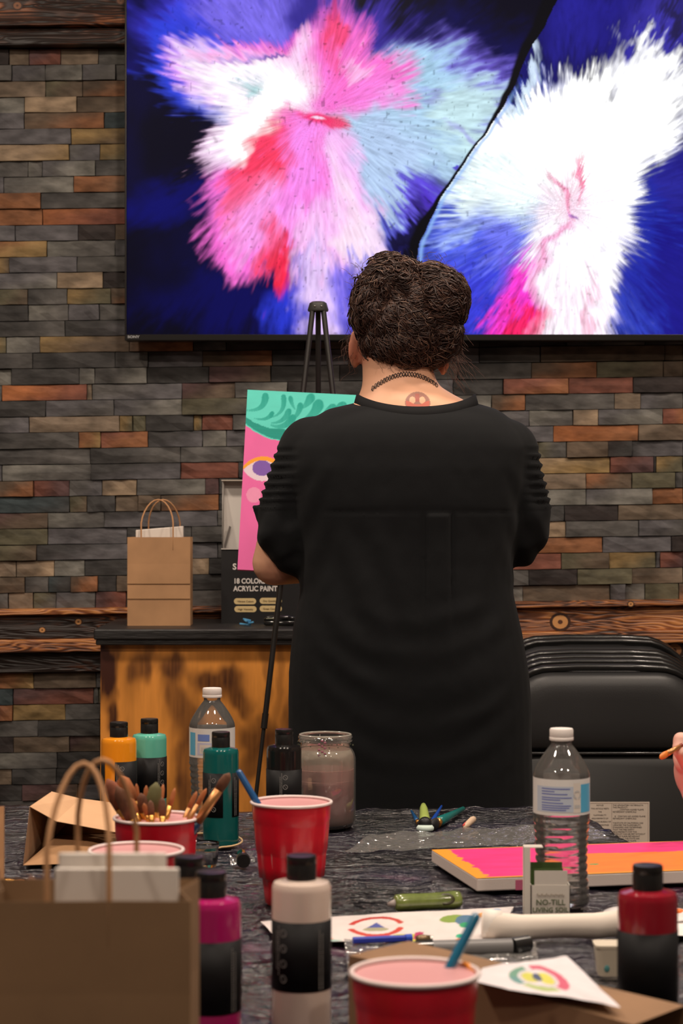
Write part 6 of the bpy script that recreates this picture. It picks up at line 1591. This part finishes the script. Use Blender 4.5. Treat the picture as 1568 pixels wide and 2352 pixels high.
# torso, neck, head looking down to the canvas (facing -x)
G.loft([(.02, 0, .46, .13, .19), (.03, 0, .60, .12, .175), (.02, 0, .78, .11, .155), (.0, 0, .95, .115, .175), (-.005, 0, 1.04, .095, .175), (-.01, 0, 1.09, .07, .12), (-.02, 0, 1.13, .052, .062), (-.035, 0, 1.20, .05, .055)], 28)
hc2 = V(-.065, 0, 1.30)
G.ball(hc2, (.095, .075, .112), 24); G.ball(hc2+V(-.03, 0, -.06), (.062, .055, .06), 18); G.ball(hc2+V(-.072, 0, -.098), (.022, .026, .02), 12)
G.tube([hc2+V(-.088, 0, .0), hc2+V(-.104, 0, -.022), hc2+V(-.118, 0, -.042), hc2+V(-.10, 0, -.05)], [.007, .009, .012, .010], 10)
G.ball(hc2+V(-.088, 0, -.07), (.011, .022, .006), 10); G.ball(hc2+V(-.086, 0, -.08), (.011, .018, .007), 10)
for sx in (-1, 1):
    G.ball(hc2+V(.005, sx*.077, -.01), (.018, .008, .031), 12); G.tube([hc2+V(-.089, sx*.012, .012), hc2+V(-.078, sx*.042, .014)], .007, 8); G.ball(hc2+V(-.078, sx*.032, -.035), (.018, .022, .018), 10)
    G.tube([V(.02, sx*.095, .50), V(-.20, sx*.11, .52), V(-.42, sx*.12, .51), V(-.42, sx*.12, .30), V(-.40, sx*.12, .09)], [.095, .085, .062, .055, .036], 18)
    G.tube([V(-.40, sx*.12, .05), V(-.47, sx*.12, .045), V(-.56, sx*.12, .035)], [.036, .034, .024], 12)
remesh('body', G, .0038, P('skin_pink', (.72, .40, .32), .5, bump=.15, bs=160, bdist=.0008), hp, smooth=5)
K = MB()
K.loft([(.02, 0, .44, .145, .205), (.035, 0, .60, .135, .19), (.025, 0, .78, .125, .17), (.0, 0, .95, .13, .19), (-.005, 0, 1.05, .108, .19), (-.01, 0, 1.10, .075, .12), (-.015, 0, 1.125, .06, .08)], 28)
for a_, b_, c_ in ((sh, el, wr), (s2, e2, w2_)):
    K.tube([a_, a_.lerp(b_, .5), b_, b_.lerp(c_, .45)], [.066, .058, .052, .047], 20); K.ball(a_, .066, 16); K.ball(b_, .052, 16)
remesh('jumper', K, .007, P('jumper_grey', (.10, .10, .12), .85), hp, smooth=6)
K = MB()
K.loft([(.03, 0, .43, .135, .20), (.03, 0, .56, .14, .195)], 24)
for sx in (-1, 1): K.tube([V(.03, sx*.095, .50), V(-.20, sx*.11, .52), V(-.42, sx*.12, .515), V(-.425, sx*.12, .46), V(-.42, sx*.12, .28), V(-.40, sx*.12, .10)], [.105, .095, .075, .074, .066, .055], 20)
remesh('jeans', K, .008, P('jeans_blue', (.03, .045, .09), .85), hp, smooth=5)
for sx in (-1, 1):
    b_ = MB(); b_.loft([(-.47, sx*.12, .001, .135, .045), (-.47, sx*.12, .02, .137, .047), (-.46, sx*.12, .05, .122, .042), (-.42, sx*.12, .08, .075, .040), (-.40, sx*.12, .105, .05, .042)], 22); b_.build('shoe', P('shoe_white', (.55, .53, .5), .5), hp, smooth=True)
K = MB(); K.ball(hc2+V(.018, 0, .025), (.098, .083, .105), 24); K.ball(hc2+V(.055, 0, -.05), (.055, .072, .09), 20); K.ball(hc2+V(.09, 0, .03), (.04, .045, .045), 16)
remesh('hair', K, .006, hrm, hp, smooth=3)
for sx in (-1, 1):
    MB().ball(hc2+V(-.082, sx*.030, -.004), (.008, .012, .007), 12).build('eye', P('eye_white', (.7, .68, .65), .2), hp, smooth=True)
# the chair this person sits on
ch = thing('dining_chair', 'plain dark chair under the second person, beyond the right edge of view', 'chair', (ho.x+.04, ho.y, 0))
MB().box((-.21, -.21, .385), (.21, .21, .41)).build('seat', P('chair_wood', (.05, .03, .02), .5), ch, bevel=.008)
MB().box((.20, -.19, .60), (.22, .19, .86)).build('backrest', P('chair_wood'), ch, bevel=.006)
for sx in (-1, 1):
    for sy in (-1, 1): MB().tube([(sx*.185, sy*.185, 0), (sx*.185, sy*.185, .385)], .014, 10).build('leg', P('chair_wood'), ch, smooth=True)
    MB().tube([(.20, sx*.17, .40), (.212, sx*.17, .84)], .011, 10).build('back_post', P('chair_wood'), ch, smooth=True)
tip = W(1514, 1741, 2.64); bt = W(1690, 1640, 2.74)
brush(tip, bt, 'brush with orange paint on its tip held by the hand at the right', hr=.0045, hl=.016, fl=.024, br=P('wet_orange', (.75, .22, .04), .4), fe=P('ferrule_copper'), hm=hd_red, hrad=.0035)
